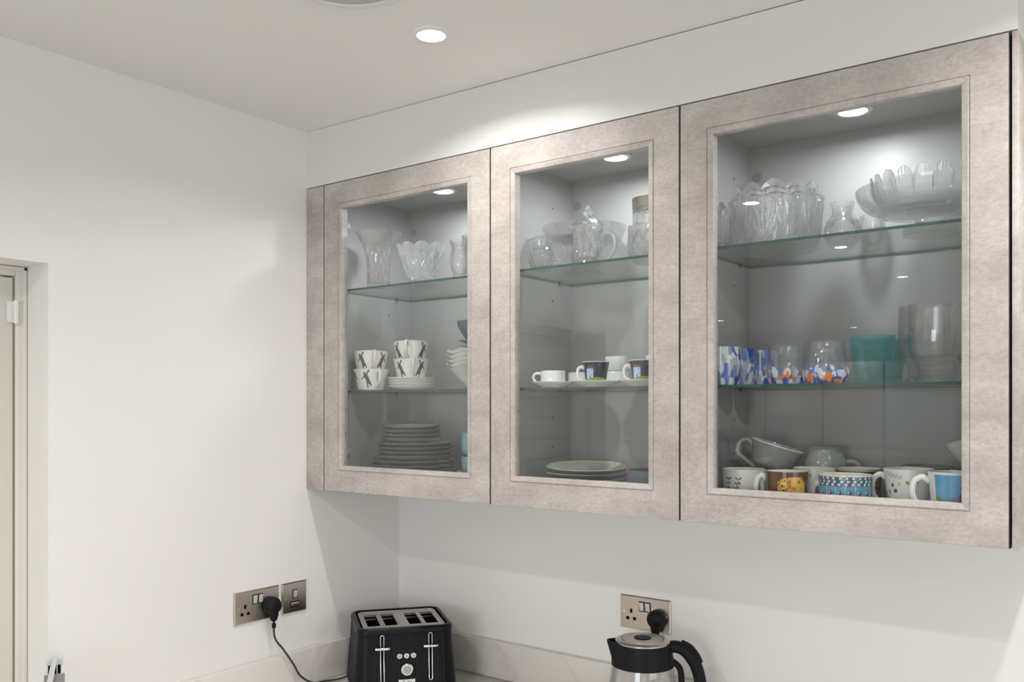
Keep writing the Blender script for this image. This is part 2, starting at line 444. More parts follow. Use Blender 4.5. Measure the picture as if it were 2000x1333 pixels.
# worktop, upstands, base units
WT = CZ - 0.798
g = G(); g.box(XL + .0005, 2.6, YB - .635, YB - .0005, WT - .03, WT, .002)
g.box(XL + .0005, XL + .62, 0.885, YB - .636, WT - .03, WT, .002)
tag(g.build('worktop', M['worktop']), 'pale stone worktop running into the corner under the wall cabinets', 'worktop')
tag(G().box(XL + .0005, XL + .0205, 0.937, YB - .001, WT + .0005, WT + .104, .0015).build('upstand', M['worktop']), 'veined stone upstand along the left wall below the double socket with black plug', 'upstand')
tag(G().box(XL + .0215, 2.6, YB - .0205, YB - .0005, WT + .0005, WT + .108, .0015).build('upstand', M['worktop']), 'stone upstand along the back wall behind the kettle', 'upstand')
def base_unit(x0, x1, y0, y1, face, lab):
    t = thing('base_cabinet', lab, 'cabinet', ((x0 + x1) / 2, (y0 + y1) / 2, 0.001))
    hx, hy = (x1 - x0) / 2, (y1 - y0) / 2
    G().box(-hx, hx, -hy, hy, 0.1, WT - .031, .001).box(-hx + .02, hx - .02, -hy + .05, hy - .02, 0, .1).build('body', M['concrete'], t)
    d = (G().box(-hx + .002, hx - .002, -hy - .021, -hy - .001, .102, WT - .035, .001) if face == 'y' else
         G().box(hx + .001, hx + .021, -hy + .002, hy - .002, .102, WT - .035, .001)).build('door', M['concrete'], t)
base_unit(-1.36, -.76, YB - .58, YB - .002, 'y', 'concrete effect base cabinet under the worktop, below the kettle')
base_unit(-.75, -.15, YB - .58, YB - .002, 'y', 'concrete effect base cabinet under the worktop, below the widest glass cabinet')
base_unit(-.14, .46, YB - .58, YB - .002, 'y', 'concrete effect base cabinet under the worktop, to the right of the end panel')
base_unit(XL + .002, XL + .56, .94, 1.39, 'x', 'concrete effect base cabinet against the left wall by the door')

# ceiling fittings
for k, (x, y) in enumerate(DOWN):
    labs = ['round white recessed downlight in the ceiling in front of the wall cabinets',
            'recessed downlight beside the doorway, next behind the one by the cabinets', 'recessed downlight above the wall shelves with the potted plant',
            'recessed downlight past the end of the left wall, last of the doorway row', 'recessed downlight in front of the end panel of the cabinets',
            'recessed downlight almost straight above the camera', 'recessed downlight directly behind the camera', 'recessed downlight nearest the window on the right',
            'recessed downlight above the far left end of the tall cabinets, in the open part', 'recessed downlight closest to the rear wall above the tall cabinets']
    t = thing('downlight', labs[k], 'downlight', (x, y, ceil_z(x) - .0002), group='ceiling downlights')
    prof = [(.029, 0), (.030, -.0035), (.040, -.0035), (.0435, -.002), (.044, 0), (.029, 0)]
    vs, fs = lathe_raw(prof, 48); mesh_obj('trim_ring', vs, fs, M['white_plastic'], t, 40)
    G().cyl((0, 0, -.0025), (0, 0, 1), .029, .002, 32).build('lens', M['lens'], t)
t = thing('ceiling_speaker', 'round white ceiling speaker cut off by the top edge, left of the downlight', 'speaker', (-1.192, 1.083, ceil_z(-1.192) - .0002))
vs, fs = lathe_raw([(.108, 0), (.109, -.006), (.124, -.006), (.130, -.003), (.1305, 0), (.108, 0)], 72); mesh_obj('rim', vs, fs, M['white_plastic'], t, 40)
def dots(th, r, z, i): return r, z + (.0012 if (i % 2) else 0)
pr = [(0, -.004)] + [(.108 * k / 24, -.004) for k in range(1, 25)] + [(.108, 0), (0, 0)]
vs, fs = lathe_raw(pr, 72, dots); mesh_obj('grille', vs, fs, M['grille'], t, None)

# ---------------------------------------------------------------- wall cabinets
Z0, Z1 = CZ - 0.240, CZ + 0.6205
def frame_mesh(w_, h):
    prof = [(0, .022), (0, .0008), (.0008, 0), (.0575, 0), (.0580, .0016), (.0592, .0016), (.0598, -.0004), (.0612, -.0008), (.0700, .0012), (.0712, .0022), (.0716, .0105), (.0716, .0220)]
    vs = []; fs = []
    for d, y in prof:
        vs += [(d, y, d), (w_ - d, y, d), (w_ - d, y, h - d), (d, y, h - d)]
    n = len(prof)
    for i in range(n):
        i2 = (i + 1) % n
        for j in range(4):
            j2 = (j + 1) % 4; fs.append((i * 4 + j, i * 4 + j2, i2 * 4 + j2, i2 * 4 + j))
    return vs, fs
def wall_cabinet(x0, x1, label, hinge_left):
    t = thing('wall_cabinet', label, 'cabinet', (x0, YF, Z0), group='concrete effect glass-fronted wall cabinets')
    W = x1 - x0; H_ = Z1 - Z0; T = .018; ya, yb = .0245, YB - YF - .001
    g = G()
    g.box(0.0004, T, ya, yb, 0, H_); g.box(W - T, W - .0004, ya, yb, 0, H_)
    g.box(T, W - T, ya, yb, 0, T); g.box(T, W - T, ya, yb, H_ - T, H_)
    g.box(T, W - T, YB - YF - .051, YB - YF - .043, T, H_ - T)
    g.build('body', M['carcass'], t, None)
    for ex in (.0004, W - .0012): G().box(ex, ex + .0008, .0005, ya - .001, .001, H_ - .001).build('gap_shade_strip', M['gap'], t, None)  # thin dark strips stand for the shade in the gaps between doors
    vs, fs = frame_mesh(W - .004, H_ - .001)
    d = mesh_obj('door', vs, fs, M['concrete'], t); d.location = (.002, 0, .0005)
    p = G().box(.0720, W - .004 - .0720, .0110, .0150, .0720, H_ - .001 - .0720).build('glass_pane', M['pane'], d, None)
    for z in (UP, MID):
        zt = z - Z0; g = G()
        g.box(T + .0008, W - T - .0008, .0395, .3270, zt - .006, zt - .0002)
        s = mesh_obj('glass_shelf', g.v, g.f, None, t, mats=[M['shelf'], M['shelf_edge']], fmat=[0 if max(g.v[i][2] for i in f) - min(g.v[i][2] for i in f) < 1e-5 else 1 for f in g.f])
        for (px, py) in ((T, .27), (W - T, .27), (T, .07), (W - T, .07)):
            q = G(); sg = 1 if px < W / 2 else -1
            q.cyl((px, py, zt - .009), (sg, 0, 0), .0028, .008, 10); q.build('shelf_pin', M['satin'], s)
    # row of drilled holes left as dark dots
    for zz in (H_ - .105, UP - Z0 - .055, MID - Z0 + .05, MID - Z0 - .075, .13):
        G().cyl((T - .001, .24, zz), (1, 0, 0), .0028, .0012, 10).build('pin_hole', M['gap'], t)
    # beige cover caps over the hanging brackets
    for cx in (.040, W - .040):
        G().cyl((cx, YB - YF - .0515, H_ - .086), (0, -1, 0), .0105, .0035, 20, bev=.0008).build('cover_cap', M['cap'], t)
    # hinges
    hx, sg = (T, 1) if hinge_left else (W - T, -1)
    for hz in (.105, H_ - .105):
        q = G(); q.box(min(hx, hx + sg * .006), max(hx, hx + sg * .006), .030, .080, hz - .009, hz + .009, .001)
        q.box(min(hx, hx + sg * .014), max(hx, hx + sg * .014), .028, .056, hz - .006, hz + .006, .002)
        q.cyl((hx + sg * .006, .070, hz), (sg, 0, 0), .0042, .0025, 12)
        q.build('hinge', M['pale_metal'], t)
    # round light under the top
    lx = W / 2; ly = 1.83 - YF
    v_, f_ = lathe_raw([(0, 0), (.0385, 0), (.0385, -.008), (.036, -.010), (.028, -.010), (.0275, -.006), (0, -.006)], 40)
    lt = mesh_obj('cabinet_light', v_, f_, M['pale_metal'], t, 40); lt.location = (lx, ly, H_ - T - .0003)
    v_, f_ = lathe_raw([(0, -.0063), (.0272, -.0063), (.0272, -.010), (.022, -.0118), (0, -.0122)], 32)
    mesh_obj('light_lens', v_, f_, M['puck_lens'], lt, 60)
    q = G(); q.box(lx - .047, lx - .036, ly - .006, ly + .006, H_ - T - .008, H_ - T - .0003, .001); q.build('light_clip', M['satin'], t)
    return t
wall_cabinet(-1.9145, -1.3155, 'concrete effect glass-fronted wall cabinet nearest the left wall, holding stacked grey plates', True)
wall_cabinet(-1.3155, -.8154, 'narrow concrete effect glass-fronted wall cabinet between its two wider neighbours', True)
wall_cabinet(-.8154, -.2154, 'wide concrete effect glass-fronted wall cabinet at the right, full of mugs and tumblers', False)
tag(G().box(XL + .0005, -1.9160, YF + .0005, YF + .0205, Z0, Z1, .0008).build('filler_panel', M['concrete']), 'narrow concrete effect filler strip between the left wall and the first cabinet', 'panel')
tag(G().box(-.2125, -.2025, YF, YB - .001, Z0 - .001, Z1, .0006).build('end_panel', M['concrete']), 'concrete effect end panel closing the right side of the wall cabinets', 'panel')

# ---------------------------------------------------------------- sockets
def socket(label, loc, rz, double=True, group=None):
    """origin at the plate centre on the wall, -Y outwards"""
    t = thing('wall_socket' if double else 'fused_switch', label, 'socket', loc, rz, group)
    W = .146 if double else .086; H_ = .086
    g = G()
    pr = [(0, -.0005), (0, -.0035), (.0025, -.006), (.0055, -.0066)]
    vs = []; fs = []
    for d, y in pr: vs += [(-W / 2 + d, y, -H_ / 2 + d), (W / 2 - d, y, -H_ / 2 + d), (W / 2 - d, y, H_ / 2 - d), (-W / 2 + d, y, H_ / 2 - d)]
    for i in range(3):
        for j in range(4): fs.append((i * 4 + j, i * 4 + (j + 1) % 4, i * 4 + 4 + (j + 1) % 4, i * 4 + 4 + j))
    fs += [(12, 13, 14, 15), (3, 2, 1, 0)]
    mesh_obj('plate', vs, fs, M['steel'], t, 20)
    y = -.0066
    def rocker(cx, cz, w_=.012, h=.022, tilt=1):
        q = G(); q.box(cx - w_ / 2 - .0022, cx + w_ / 2 + .0022, y - .0008, y, cz - h / 2 - .0022, cz + h / 2 + .0022, .0003)
        f = q.build('switch_surround', M['dark'], t)
        q = G(); q.add([(cx - w_ / 2, y - .0009, cz - h / 2), (cx + w_ / 2, y - .0009, cz - h / 2), (cx + w_ / 2, y - .0009, cz + h / 2), (cx - w_ / 2, y - .0009, cz + h / 2),
                        (cx - w_ / 2, y - .0015, cz - h / 2 + .001), (cx + w_ / 2, y - .0015, cz - h / 2 + .001), (cx + w_ / 2, y - .0042, cz + h / 2 - .001), (cx - w_ / 2, y - .0042, cz + h / 2 - .001)],
                       [(0, 3, 2, 1), (4, 5, 6, 7), (0, 1, 5, 4), (1, 2, 6, 5), (2, 3, 7, 6), (3, 0, 4, 7)])
        q.build('switch', M['pale_metal'], f, 20)
    def holes(cx, cz):
        q = G(); q.box(cx - .0032, cx + .0032, y - .0007, y, cz + .004, cz + .0145, .0002)
        q.box(cx - .0145, cx - .0055, y - .0007, y, cz - .0145, cz - .0065, .0002)
        q.box(cx + .0055, cx + .0145, y - .0007, y, cz - .0145, cz - .0065, .0002)
        q.build('pin_slots', M['dark'], t)
    if double:
        rocker(-.0085, .018); rocker(.0095, .018)
        holes(-.0400, -.006); holes(.0400, -.006)
        sx = (-.0600, .0600)
    else:
        rocker(0, .010, .012, .020)
        q = G(); q.box(-.0165, .0165, y - .0008, y, -.0275, -.0105, .0003); f = q.build('fuse_surround', M['dark'], t)
        G().box(-.0140, .0140, y - .0016, y - .0008, -.0250, -.0130, .0004).build('fuse_cover', M['steel'], f)
        sx = (-.030, .030)
    for x in sx: G().cyl((x, y, 0), (0, -1, 0), .0035, .0011, 14, bev=.0003).build('screw', M['chrome'], t)
    return t
def plug_parts(g, cx, y, cz):
    """round bodied plug whose face is at y"""
    v, f = lathe_raw([(0, 0), (.0235, 0), (.0245, .004), (.0235, .018), (.019, .026), (.012, .030), (0, .031)], 28)
    g.add([Vector((p[0] + cx, y - p[2], p[1] * 1.0 + cz)) for p in v], f)
    g.tube([(cx, y - .014, cz - .012), (cx, y - .015, cz - .028), (cx, y - .016, cz - .038), (cx, y - .016, cz - .050)], .012, 12, flat=1.0, taper=lambda s: 1.25 - .75 * s)
    g.tube([(cx, y - .016, cz - .048), (cx, y - .016, cz - .060)], .0055, 10)
LS = socket('brushed metal double socket on the left wall with a black plug', (XL, 1.488, CZ - .543), R(90))
socket('brushed metal single fused switch beside the corner on the left wall', (XL, 1.6145, CZ - .543), R(90), False)
socket('brushed metal double socket on the back wall behind the kettle', (-1.098, YB, CZ - .544), 0)

# ---------------------------------------------------------------- toaster
TX, TY, TA = -1.768, 1.818, R(52)
tt = thing('toaster', 'black ribbed four-slice toaster with chrome levers standing in the corner', 'toaster', (TX, TY, WT + .0005), TA)
def rrect(hx, hy, r, n=14, flute=0.0, nf=5):
    """rounded rectangle outline with fine vertical ribs along it"""
    pts = []
    cor = [(hx - r, -hy + r, -90), (hx - r, hy - r, 0), (-hx + r, hy - r, 90), (-hx + r, -hy + r, 180)]
    for ci, (cx, cy_, a0) in enumerate(cor):
        for k in range(n + 1):
            a = R(a0 + 90 * k / n); pts.append((cx + r * math.cos(a), cy_ + r * math.sin(a), math.cos(a), math.sin(a)))
        nx = cor[(ci + 1) % 4]; a = R(nx[2])
        ex, ey = nx[0] + r * math.cos(a), nx[1] + r * math.sin(a); sx, sy = pts[-1][0], pts[-1][1]
        m_ = int(math.hypot(ex - sx, ey - sy) / .0013)
        for k in range(1, m_):
            pts.append((sx + (ex - sx) * k / m_, sy + (ey - sy) * k / m_, math.cos(a), math.sin(a)))
    if flute:
        s = 0; out = []; last = pts[0]
        for p in pts:
            s += math.hypot(p[0] - last[0], p[1] - last[1]); last = p
            d = flute * (abs(math.sin(PI * s / .0066)) - 1)
            out.append((p[0] + p[2] * d, p[1] + p[3] * d, p[2], p[3]))
        pts = out
    return pts
def loft(loops, cap0=True, cap1=True):
    vs = []; fs = []; n = len(loops[0])
    for l in loops: vs += l
    for i in range(len(loops) - 1):
        for j in range(n):
            j2 = (j + 1) % n; fs.append((i * n + j, i * n + j2, (i + 1) * n + j2, (i + 1) * n + j))
    if cap0: fs.append(tuple(range(n))[::-1])
    if cap1: fs.append(tuple((len(loops) - 1) * n + j for j in range(n)))
    return vs, fs
TH = .190; THX, THY = .132, .122
base_l = rrect(THX, THY, .035, flute=.0011); flat_l = rrect(THX, THY, .035)
loops = []
for z, grow, fl in ((.008, .012, 1), (.012, .0125, 1), (.06, .0085, 1), (.12, .0035, 1), (.166, 0, 1), (.172, 0, 1), (.175, .0012, 0), (.182, .0008, 0), (.187, -.0015, 0), (.190, -.005, 0), (.1895, -.012, 0), (.130, -.0135, 0)):
    src = base_l if fl else flat_l
    loops.append([(p[0] + p[2] * grow, p[1] + p[3] * grow, z) for p in src])
vs, fs = loft(loops); mesh_obj('body', vs, fs, M['black_gloss'], tt, 30)
loops = [[(p[0] + p[2] * gr, p[1] + p[3] * gr, z) for p in rrect(THX + .013, THY + .013, .047)] for z, gr in ((0, 0), (.008, .001))]
vs, fs = loft(loops); mesh_obj('base', vs, fs, M['pale_metal'], tt, 30)
# top plate with four openings
g = G(); px_, py_ = THX - .022, THY - .024; zt = .1855
slots = [(-.0885, -.0545), (-.0400, -.0060 + .0), (.0235 - .0, .0575), (.0700, .1000)]
slots = [(-.0990, -.0640), (-.0500, -.0150), (.0170, .0520), (.0640, .0990)]
sy0, sy1 = -.068, .066
xs = [-px_] + [v for s in slots for v in s] + [px_]
for i in range(len(xs) - 1):
    if i % 2 == 0: g.box(xs[i], xs[i + 1], sy0, sy1, zt - .006, zt)
g.box(-px_, px_, -py_, sy0, zt - .006, zt); g.box(-px_, px_, sy1, py_, zt - .006, zt)
rim = rrect(px_ + .003, py_ + .003, .016); rim2 = rrect(px_ - .003, py_ - .003, .011)
tp = g.build('top_plate', M['satin'], tt, None)
q = G(); q.tube([(p[0], p[1], zt - .001) for p in rrect(px_ + .001, py_ + .001, .016)], .0035, 8, closed=True); q.build('plate_rim', M['satin'], tp)
for (a, b_) in slots:
    q = G(); q.add([(x, y, z) for z in (zt - .050, zt - .0062) for y in (sy0 - .001, sy1 + .001) for x in (a - .001, b_ + .001)], [(0, 1, 3, 2), (0, 1, 5, 4), (1, 3, 7, 5), (3, 2, 6, 7), (2, 0, 4, 6)]); q.build('slot_well', M['dark'], tp, None)
    for yy in (sy0 + .034, sy1 - .012):
        G().box(a, b_, yy - .004, yy + .004, zt - .0115, zt - .0100).build('guide_bar', M['satin'], tp, None)
def front_y(z): return -THY - (.0125 + (.0085 - .0125) * (z - .012) / .048 if z < .06 else (.0085 - .005 * (z - .06) / .06 if z < .12 else .0035 - .0035 * (z - .12) / .046))
for lx in (-.066, .066):
    q = G(); zT = .168; zB = .050
    ring = []
    for k in range(9):
        a = PI * k / 8; ring.append((lx + .0045 * math.cos(a), front_y(zT) - .0012, zT + .0045 * math.sin(a)))
    for k in range(9):
        a = PI + PI * k / 8; ring.append((lx + .0045 * math.cos(a), front_y(zB) - .0012, zB + .0045 * math.sin(a)))
    q.tube(ring, .0016, 8, closed=True); tr_ = q.build('lever_track', M['chrome'], tt)
    q = G(); q.add([(lx - .003, front_y(zB) - .0006, zB), (lx + .003, front_y(zB) - .0006, zB), (lx + .003, front_y(zT) - .0006, zT), (lx - .003, front_y(zT) - .0006, zT)], [(0, 1, 2, 3)])
    q.build('track_slot', M['dark'], tr_, None)
    q = G(); yl = front_y(.139) - .010; q.tube([(lx - .018, yl, .139), (lx - .014, yl - .002, .139), (lx + .014, yl - .002, .139), (lx + .018, yl, .139)], .0042, 12)
    q.cyl((lx, front_y(.139), .139), (0, -1, 0), .003, .012, 10); q.build('lever', M['chrome'], tt)
for bx in (-.019, 0, .019):
    q = G(); q.cyl((bx, front_y(.114) + .001, .114), (0, -1, 0), .0075, .004, 24, bev=.001); bt = q.build('button', M['chrome'], tt)
    G().cyl((bx, front_y(.114) - .003, .114), (0, -1, 0), .0042, .0008, 20, bev=.0002).build('button_cap', M['satin'], bt)
q = G(); q.cyl((0, front_y(.080) + .001, .080), (0, -1, 0), .0165, .014, 36, bev=.002); kn = q.build('dial', M['chrome'], tt)
G().cyl((0, front_y(.080) - .0130, .080), (0, -1, 0), .0115, .0012, 30, bev=.0004).build('dial_face', M['satin'], kn)
q = G(); q.box(-.023, .023, front_y(.035) - .0030, front_y(.035) + .003, .020, .052, .002); lb = q.build('name_plate', M['pale_metal'], tt)
def text_mesh(txt, size, mat, parent, loc, rot, name='lettering'):
    c = bpy.data.curves.new(name, 'FONT'); c.body = txt; c.size = size; c.align_x = 'CENTER'; c.align_y = 'CENTER'; c.extrude = .0002; c.offset = .0001
    o = bpy.data.objects.new(name, c); COL.objects.link(o)
    dg = bpy.context.evaluated_depsgraph_get(); me = bpy.data.meshes.new_from_object(o.evaluated_get(dg))
    bpy.data.objects.remove(o); me.materials.clear(); me.materials.append(mat)
    ob = bpy.data.objects.new(name, me); link(ob, parent); ob.location = loc; ob.rotation_euler = rot
    return ob
text_mesh('Tefal', .012, M['text'], lb, (0, front_y(.035) - .0034, .044), (R(90), 0, 0))
def world_to(t, p):
    q = Vector(p) - t.location; return Matrix.Rotation(-t.rotation_euler.z, 3, 'Z') @ q
q = G(); plug_parts(q, 0, 0, 0)
pp = (XL + .0085, 1.528, CZ - .5495)
pg = q.build('plug', M['black'], tt)
pg.location = world_to(tt, pp); pg.rotation_euler = (0, 0, R(90) - TA)
path = [(-1.965, 1.528, CZ - .606), (-1.962, 1.531, CZ - .640), (-1.958, 1.556, CZ - .675), (-1.955, 1.588, CZ - .722), (-1.950, 1.608, CZ - .758), (-1.945, 1.648, CZ - .786), (-1.943, 1.700, CZ - .793), (-1.925, 1.735, CZ - .792), (-1.915, 1.765, CZ - .786), (-1.900, 1.785, CZ - .783)]
q = G(); q.tube([world_to(tt, p) for p in smoothpts(path, 8)], .0028, 8); q.build('power_cord', M['cable'], tt)

# ---------------------------------------------------------------- kettle
KX, KY, KA = -1.016, 1.872, R(30)
kt = thing('kettle', 'glass kettle with black collar and handle in front of the back wall socket', 'kettle', (KX, KY, WT + .0005), KA)
KH = .238
v, f_ = lathe_raw([(0, 0), (.078, 0), (.080, .004), (.078, .016), (.070, .020), (0, .020)], 56); mesh_obj('base', v, f_, M['black'], kt, 40)
v, f_ = lathe_raw([(0, .0205), (.074, .0205), (.076, .026), (.076, .040), (.072, .044), (0, .044)], 56); mesh_obj('bottom_collar', v, f_, M['satin'], kt, 40)
outer = smoothpts([(.070, .0445), (.078, .070), (.081, .100), (.0795, .130), (.0765, .155), (.0725, .182)], 6)
vessel('glass_body', outer, .003, M['clear'], kt, 56, base=.003)
def spout(th, r, z, i):
    a = math.atan2(math.sin(th + PI / 2), math.cos(th + PI / 2)); k = math.exp(-(a / .30) ** 2)
    return r + k * max(0, (z - .190) / .045) * .022, z + k * max(0, (z - .215) / .02) * .004
v, f_ = lathe_raw([(.0745, .176), (.0735, .192), (.070, .212), (.0675, .226), (.0655, .230), (.062, .230), (.062, .224), (.069, .190), (.071, .178), (.0745, .176)], 72, spout)
mesh_obj('collar', v, f_, M['black'], kt, 40)
v, f_ = lathe_raw([(0, .222), (.0635, .222), (.0655, .228), (.0650, .2335), (.0605, .2365), (.0515, .2375), (.0505, .2345), (.0490, .2345), (.0480, .2380), (.020, .2395), (0, .2398)], 56)
ld = mesh_obj('lid', v, f_, M['satin'], kt, 40)
v, f_ = lathe_raw([(.0, .2392), (.018, .2388), (.021, .2400), (.020, .2412), (0, .2414)], 32); mesh_obj('lid_button', v, f_, M['black'], ld, 40)
v, f_ = lathe_raw([(0, .0445), (.045, .0445), (.045, .060), (.040, .062), (0, .062)], 40); mesh_obj('heating_plate', v, f_, M['satin'], kt, 40)
q = G(); hp = smoothpts([(.058, 0, .218), (.082, 0, .220), (.106, 0, .206), (.126, 0, .176), (.136, 0, .135), (.136, 0, .090), (.126, 0, .055), (.104, 0, .034), (.076, 0, .034)], 6)
q.tube(hp, .0170, 16, flat=.85, up=(0, 1, 0), taper=lambda s: 1.05 - .25 * abs(s - .3)); hd = q.build('handle', M['black'], kt)
q = G(); q.tube(smoothpts([(.070, 0, .186), (.088, 0, .168), (.092, 0, .130), (.088, 0, .080), (.078, 0, .040)], 5), .0075, 10, up=(0, 1, 0)); q.build('handle_strap', M['black'], kt)
q = G(); q.tube(smoothpts([(.092, 0, .232), (.112, 0, .222), (.128, 0, .203), (.137, 0, .185)], 5), .006, 10, up=(0, 1, 0)); q.build('lid_release', M['black'], kt)
q = G(); plug_parts(q, 0, 0, 0); pg = q.build('plug', M['black'], kt)
pg.location = world_to(kt, (-1.058, YB - .0085, CZ - .5500)); pg.rotation_euler = (0, 0, -KA)
q = G(); q.tube([world_to(kt, p) for p in smoothpts([(-1.058, YB - .0245, CZ - .608), (-1.058, YB - .026, CZ - .66), (-1.062, YB - .030, CZ - .72), (-1.068, YB - .036, CZ - .785), (-1.062, YB - .07, CZ - .791), (-1.05, YB - .095, CZ - .789)], 6)], .003, 8); q.build('power_cord', M['cable'], kt)

# silver folding stand by the door
st = thing('folding_stand', 'small silver folding metal stand with dark slots, by the door at the bottom left', 'stand', (-1.945, .9286, WT + .0005), R(66))
q = G(); q.box(-.017, .017, -.004, .004, .232, .2535, .0015); q.box(-.017, -.012, -.004, .004, 0, .232, .001); q.box(.0125, .017, -.004, .004, 0, .232, .001)
q.box(.004, .0062, -.003, .003, .12, .232, .0005); q.build('frame', M['pale_metal'], st)
q = G(); q.box(-.0118, .0123, .0005, .003, .212, .2315); q.build('slot', M['dark'], st)
q = G(); q.box(-.020, .020, -.007, .0, .0, .212, .001); q.build('back_panel', M['mid_grey'], st)
q = G(); a = R(13)
pts = [(-.004, .252), (.006, .252), (-.035, .02), (-.052, .02)]
q.add([(x, -.014, z) for x, z in pts] + [(x, -.008, z) for x, z in pts], [(0, 1, 2, 3), (7, 6, 5, 4), (0, 4, 5, 1), (1, 5, 6, 2), (2, 6, 7, 3), (3, 7, 4, 0)])
q.build('strut', M['pale_metal'], st, None)

exec_items = True
# ---------------------------------------------------------------- cut glass helpers
def tri(x): x = x % 1.0; return 1 - abs(2 * x - 1)          # 0..1..0 sharp
def diamonds(n, pitch, amp):
    def g_(x): return max(0.0, 1 - (1 - tri(x)) / .42)
    def f(th, z):
        a = n * th / (2 * PI); u, v = a + z / pitch, a - z / pitch
        return amp * (max(g_(u), g_(v)) * .75 + .25 * tri(u) * tri(v))
    return f
def scallop(n, amp, z0, z1, sharp=1.0, ph=0.0):
    def f(th, z):
        k = max(0, min(1, (z - z0) / (z1 - z0)))
        return amp * (abs(math.cos(n * th / 2 + ph)) ** sharp) * k ** 2
    return f
def cut_vessel(name, outer, thick, parent, seg=96, rows=34, cut=None, zone=(0, 1), rim=None, flare=None, base=.008, mat=None, smooth=18, flutes=None):
    zs0 = outer[0][1]; zs1 = outer[-1][1]
    def om(th, r, z, s):
        dz = rim(th, z) if rim else 0
        dr_ = 0
        if cut and zone[0] <= (z - zs0) / (zs1 - zs0) <= zone[1]: dr_ -= cut(th, z)
        if flutes: dr_ -= flutes(th, z)
        if flare: dr_ += flare(th, z)
        return r + dr_, z + dz
    def im(th, r, z):
        return r + (flare(th, z) if flare else 0), z + (rim(th, z) if rim else 0)
    return vessel(name, outer, thick, mat or M['cut'], parent, seg, rows, base, om, im, smooth=None)
def place(name, label, cat, x, y, z, group=None, extra=0, tilt=None):
    return thing(name, label, cat, (x, y, z + .0004), face_cam(x, y) + extra, group, tilt)

# ---- left cabinet, top shelf
t = place('cut_glass_vase', 'tall flared cut glass vase at the left of the top shelf, first cabinet', 'vase', -1.775, 1.738, UP)
cut_vessel('body', smoothpts([(.033, 0), (.0325, .03), (.0335, .07), (.040, .105), (.054, .137), (.0650, .152)], 5), .004, t, 140, 48,
           cut=diamonds(14, .05, .0045), zone=(.08, .80), rim=scallop(28, .0022, .14, .152), base=.012,
           flutes=lambda th, z: .0016 * tri(28 * th / (2 * PI)) if z > .125 else 0)
t = place('scalloped_bowl', 'cut glass footed bowl with scalloped rim, in the middle of the top shelf, first cabinet', 'bowl', -1.664, 1.795, UP)
cut_vessel('body', smoothpts([(.034, 0), (.030, .010), (.024, .018), (.040, .028), (.050, .050), (.058, .080), (.067, .106)], 5), .0045, t, 150, 48,
           cut=diamonds(15, .034, .0048), zone=(.25, .85), rim=scallop(10, .010, .085, .106, .8), base=.022,
           flare=lambda th, z: .004 * abs(math.cos(5 * th)) * max(0, (z - .08) / .026))
t = place('glass_vase', 'clear glass stemmed vase at the right edge of the top shelf, first cabinet', 'vase', -1.470, 1.730, UP)
cut_vessel('body', smoothpts([(.017, 0), (.018, .004), (.0165, .010), (.019, .016), (.024, .030), (.0245, .060), (.021, .075), (.027, .096)], 5), .0025, t, 48, 30, mat=M['clear'], base=.010, smooth=50)
t = place('cut_glass_goblet', 'sparkling cut glass beaker behind the stemmed vase, first cabinet', 'glass', -1.480, 1.820, UP)
cut_vessel('body', smoothpts([(.030, 0), (.032, .02), (.038, .06), (.043, .10), (.045, .120)], 5), .004, t, 140, 44, cut=diamonds(14, .03, .005), zone=(.1, .95), rim=scallop(14, .004, .10, .12), base=.01)

# ---- skater cups
WH = (0.80, 0.79, 0.74, 1)
def skater(p, flip=1, s=1.0):
    x, z = p[0] * flip / s, p[1] / s
    D = lambda a, b, w_: seg_d((x, z), a, b) < w_
    return (D((-.001, .031), (.003, .021), .0044) or math.hypot(x + .0035, z - .0365) < .0026 or D((.001, .033), (.006, .042), .0017) or D((-.003, .031), (-.010, .023), .0014)
            or D((.003, .020), (.0025, .012), .0030) or D((.0025, .012), (.003, .004), .0018) or D((.005, .019), (.0085, .013), .0030) or D((.0085, .013), (.0115, .008), .0018) or D((.001, .0035), (.0055, .0035), .0010))
def skater_col(offs, zr=.0, sc_=1.0):
    def f(th, z, r):
        for a0, fl in offs:
            d = math.atan2(math.sin(th - a0), math.cos(th - a0)) * .046
            if abs(d) < .02 and skater((d, z - zr), fl, 1.22): return (0.085, 0.075, 0.070, 1)
        return WH
    return f
def skater_cup(label, x, y, z, offs, hang, tilt=0):
    t = place('cup', label, 'cup', x, y, z, 'white cups with dark skater silhouettes', tilt=(R(tilt), 0))
    vessel('body', smoothpts([(.036, 0), (.039, .004), (.044, .025), (.049, .048), (.0520, .0605)], 5), .0028, M['china'], t, 220, 60, base=.003, colfn=skater_col(offs, .004), incol=WH)
    hg = G(); rr = .046
    hg.tube(smoothpts([(0, -.048, .052), (0, -.062, .056), (0, -.072, .048), (0, -.070, .030), (0, -.058, .018), (0, -.041, .012)], 6), .0042, 10, flat=1.5, up=(1, 0, 0))
    h = hg.build('handle', M['white'], t); h.rotation_euler.z = hang
    return t
skater_cup('white cup with a dark skater, lower of the leftmost pair on the middle shelf', -1.832, 1.765, MID, [(-.30, 1), (-1.25, -1), (1.7, 1), (2.6, 1), (-2.2, 1)], R(20))
skater_cup('white cup with a dark skater, upper of the leftmost pair on the middle shelf', -1.832, 1.765, MID + .047, [(-.62, 1), (.75, -1), (2, 1), (-2, 1)], R(8), -6)
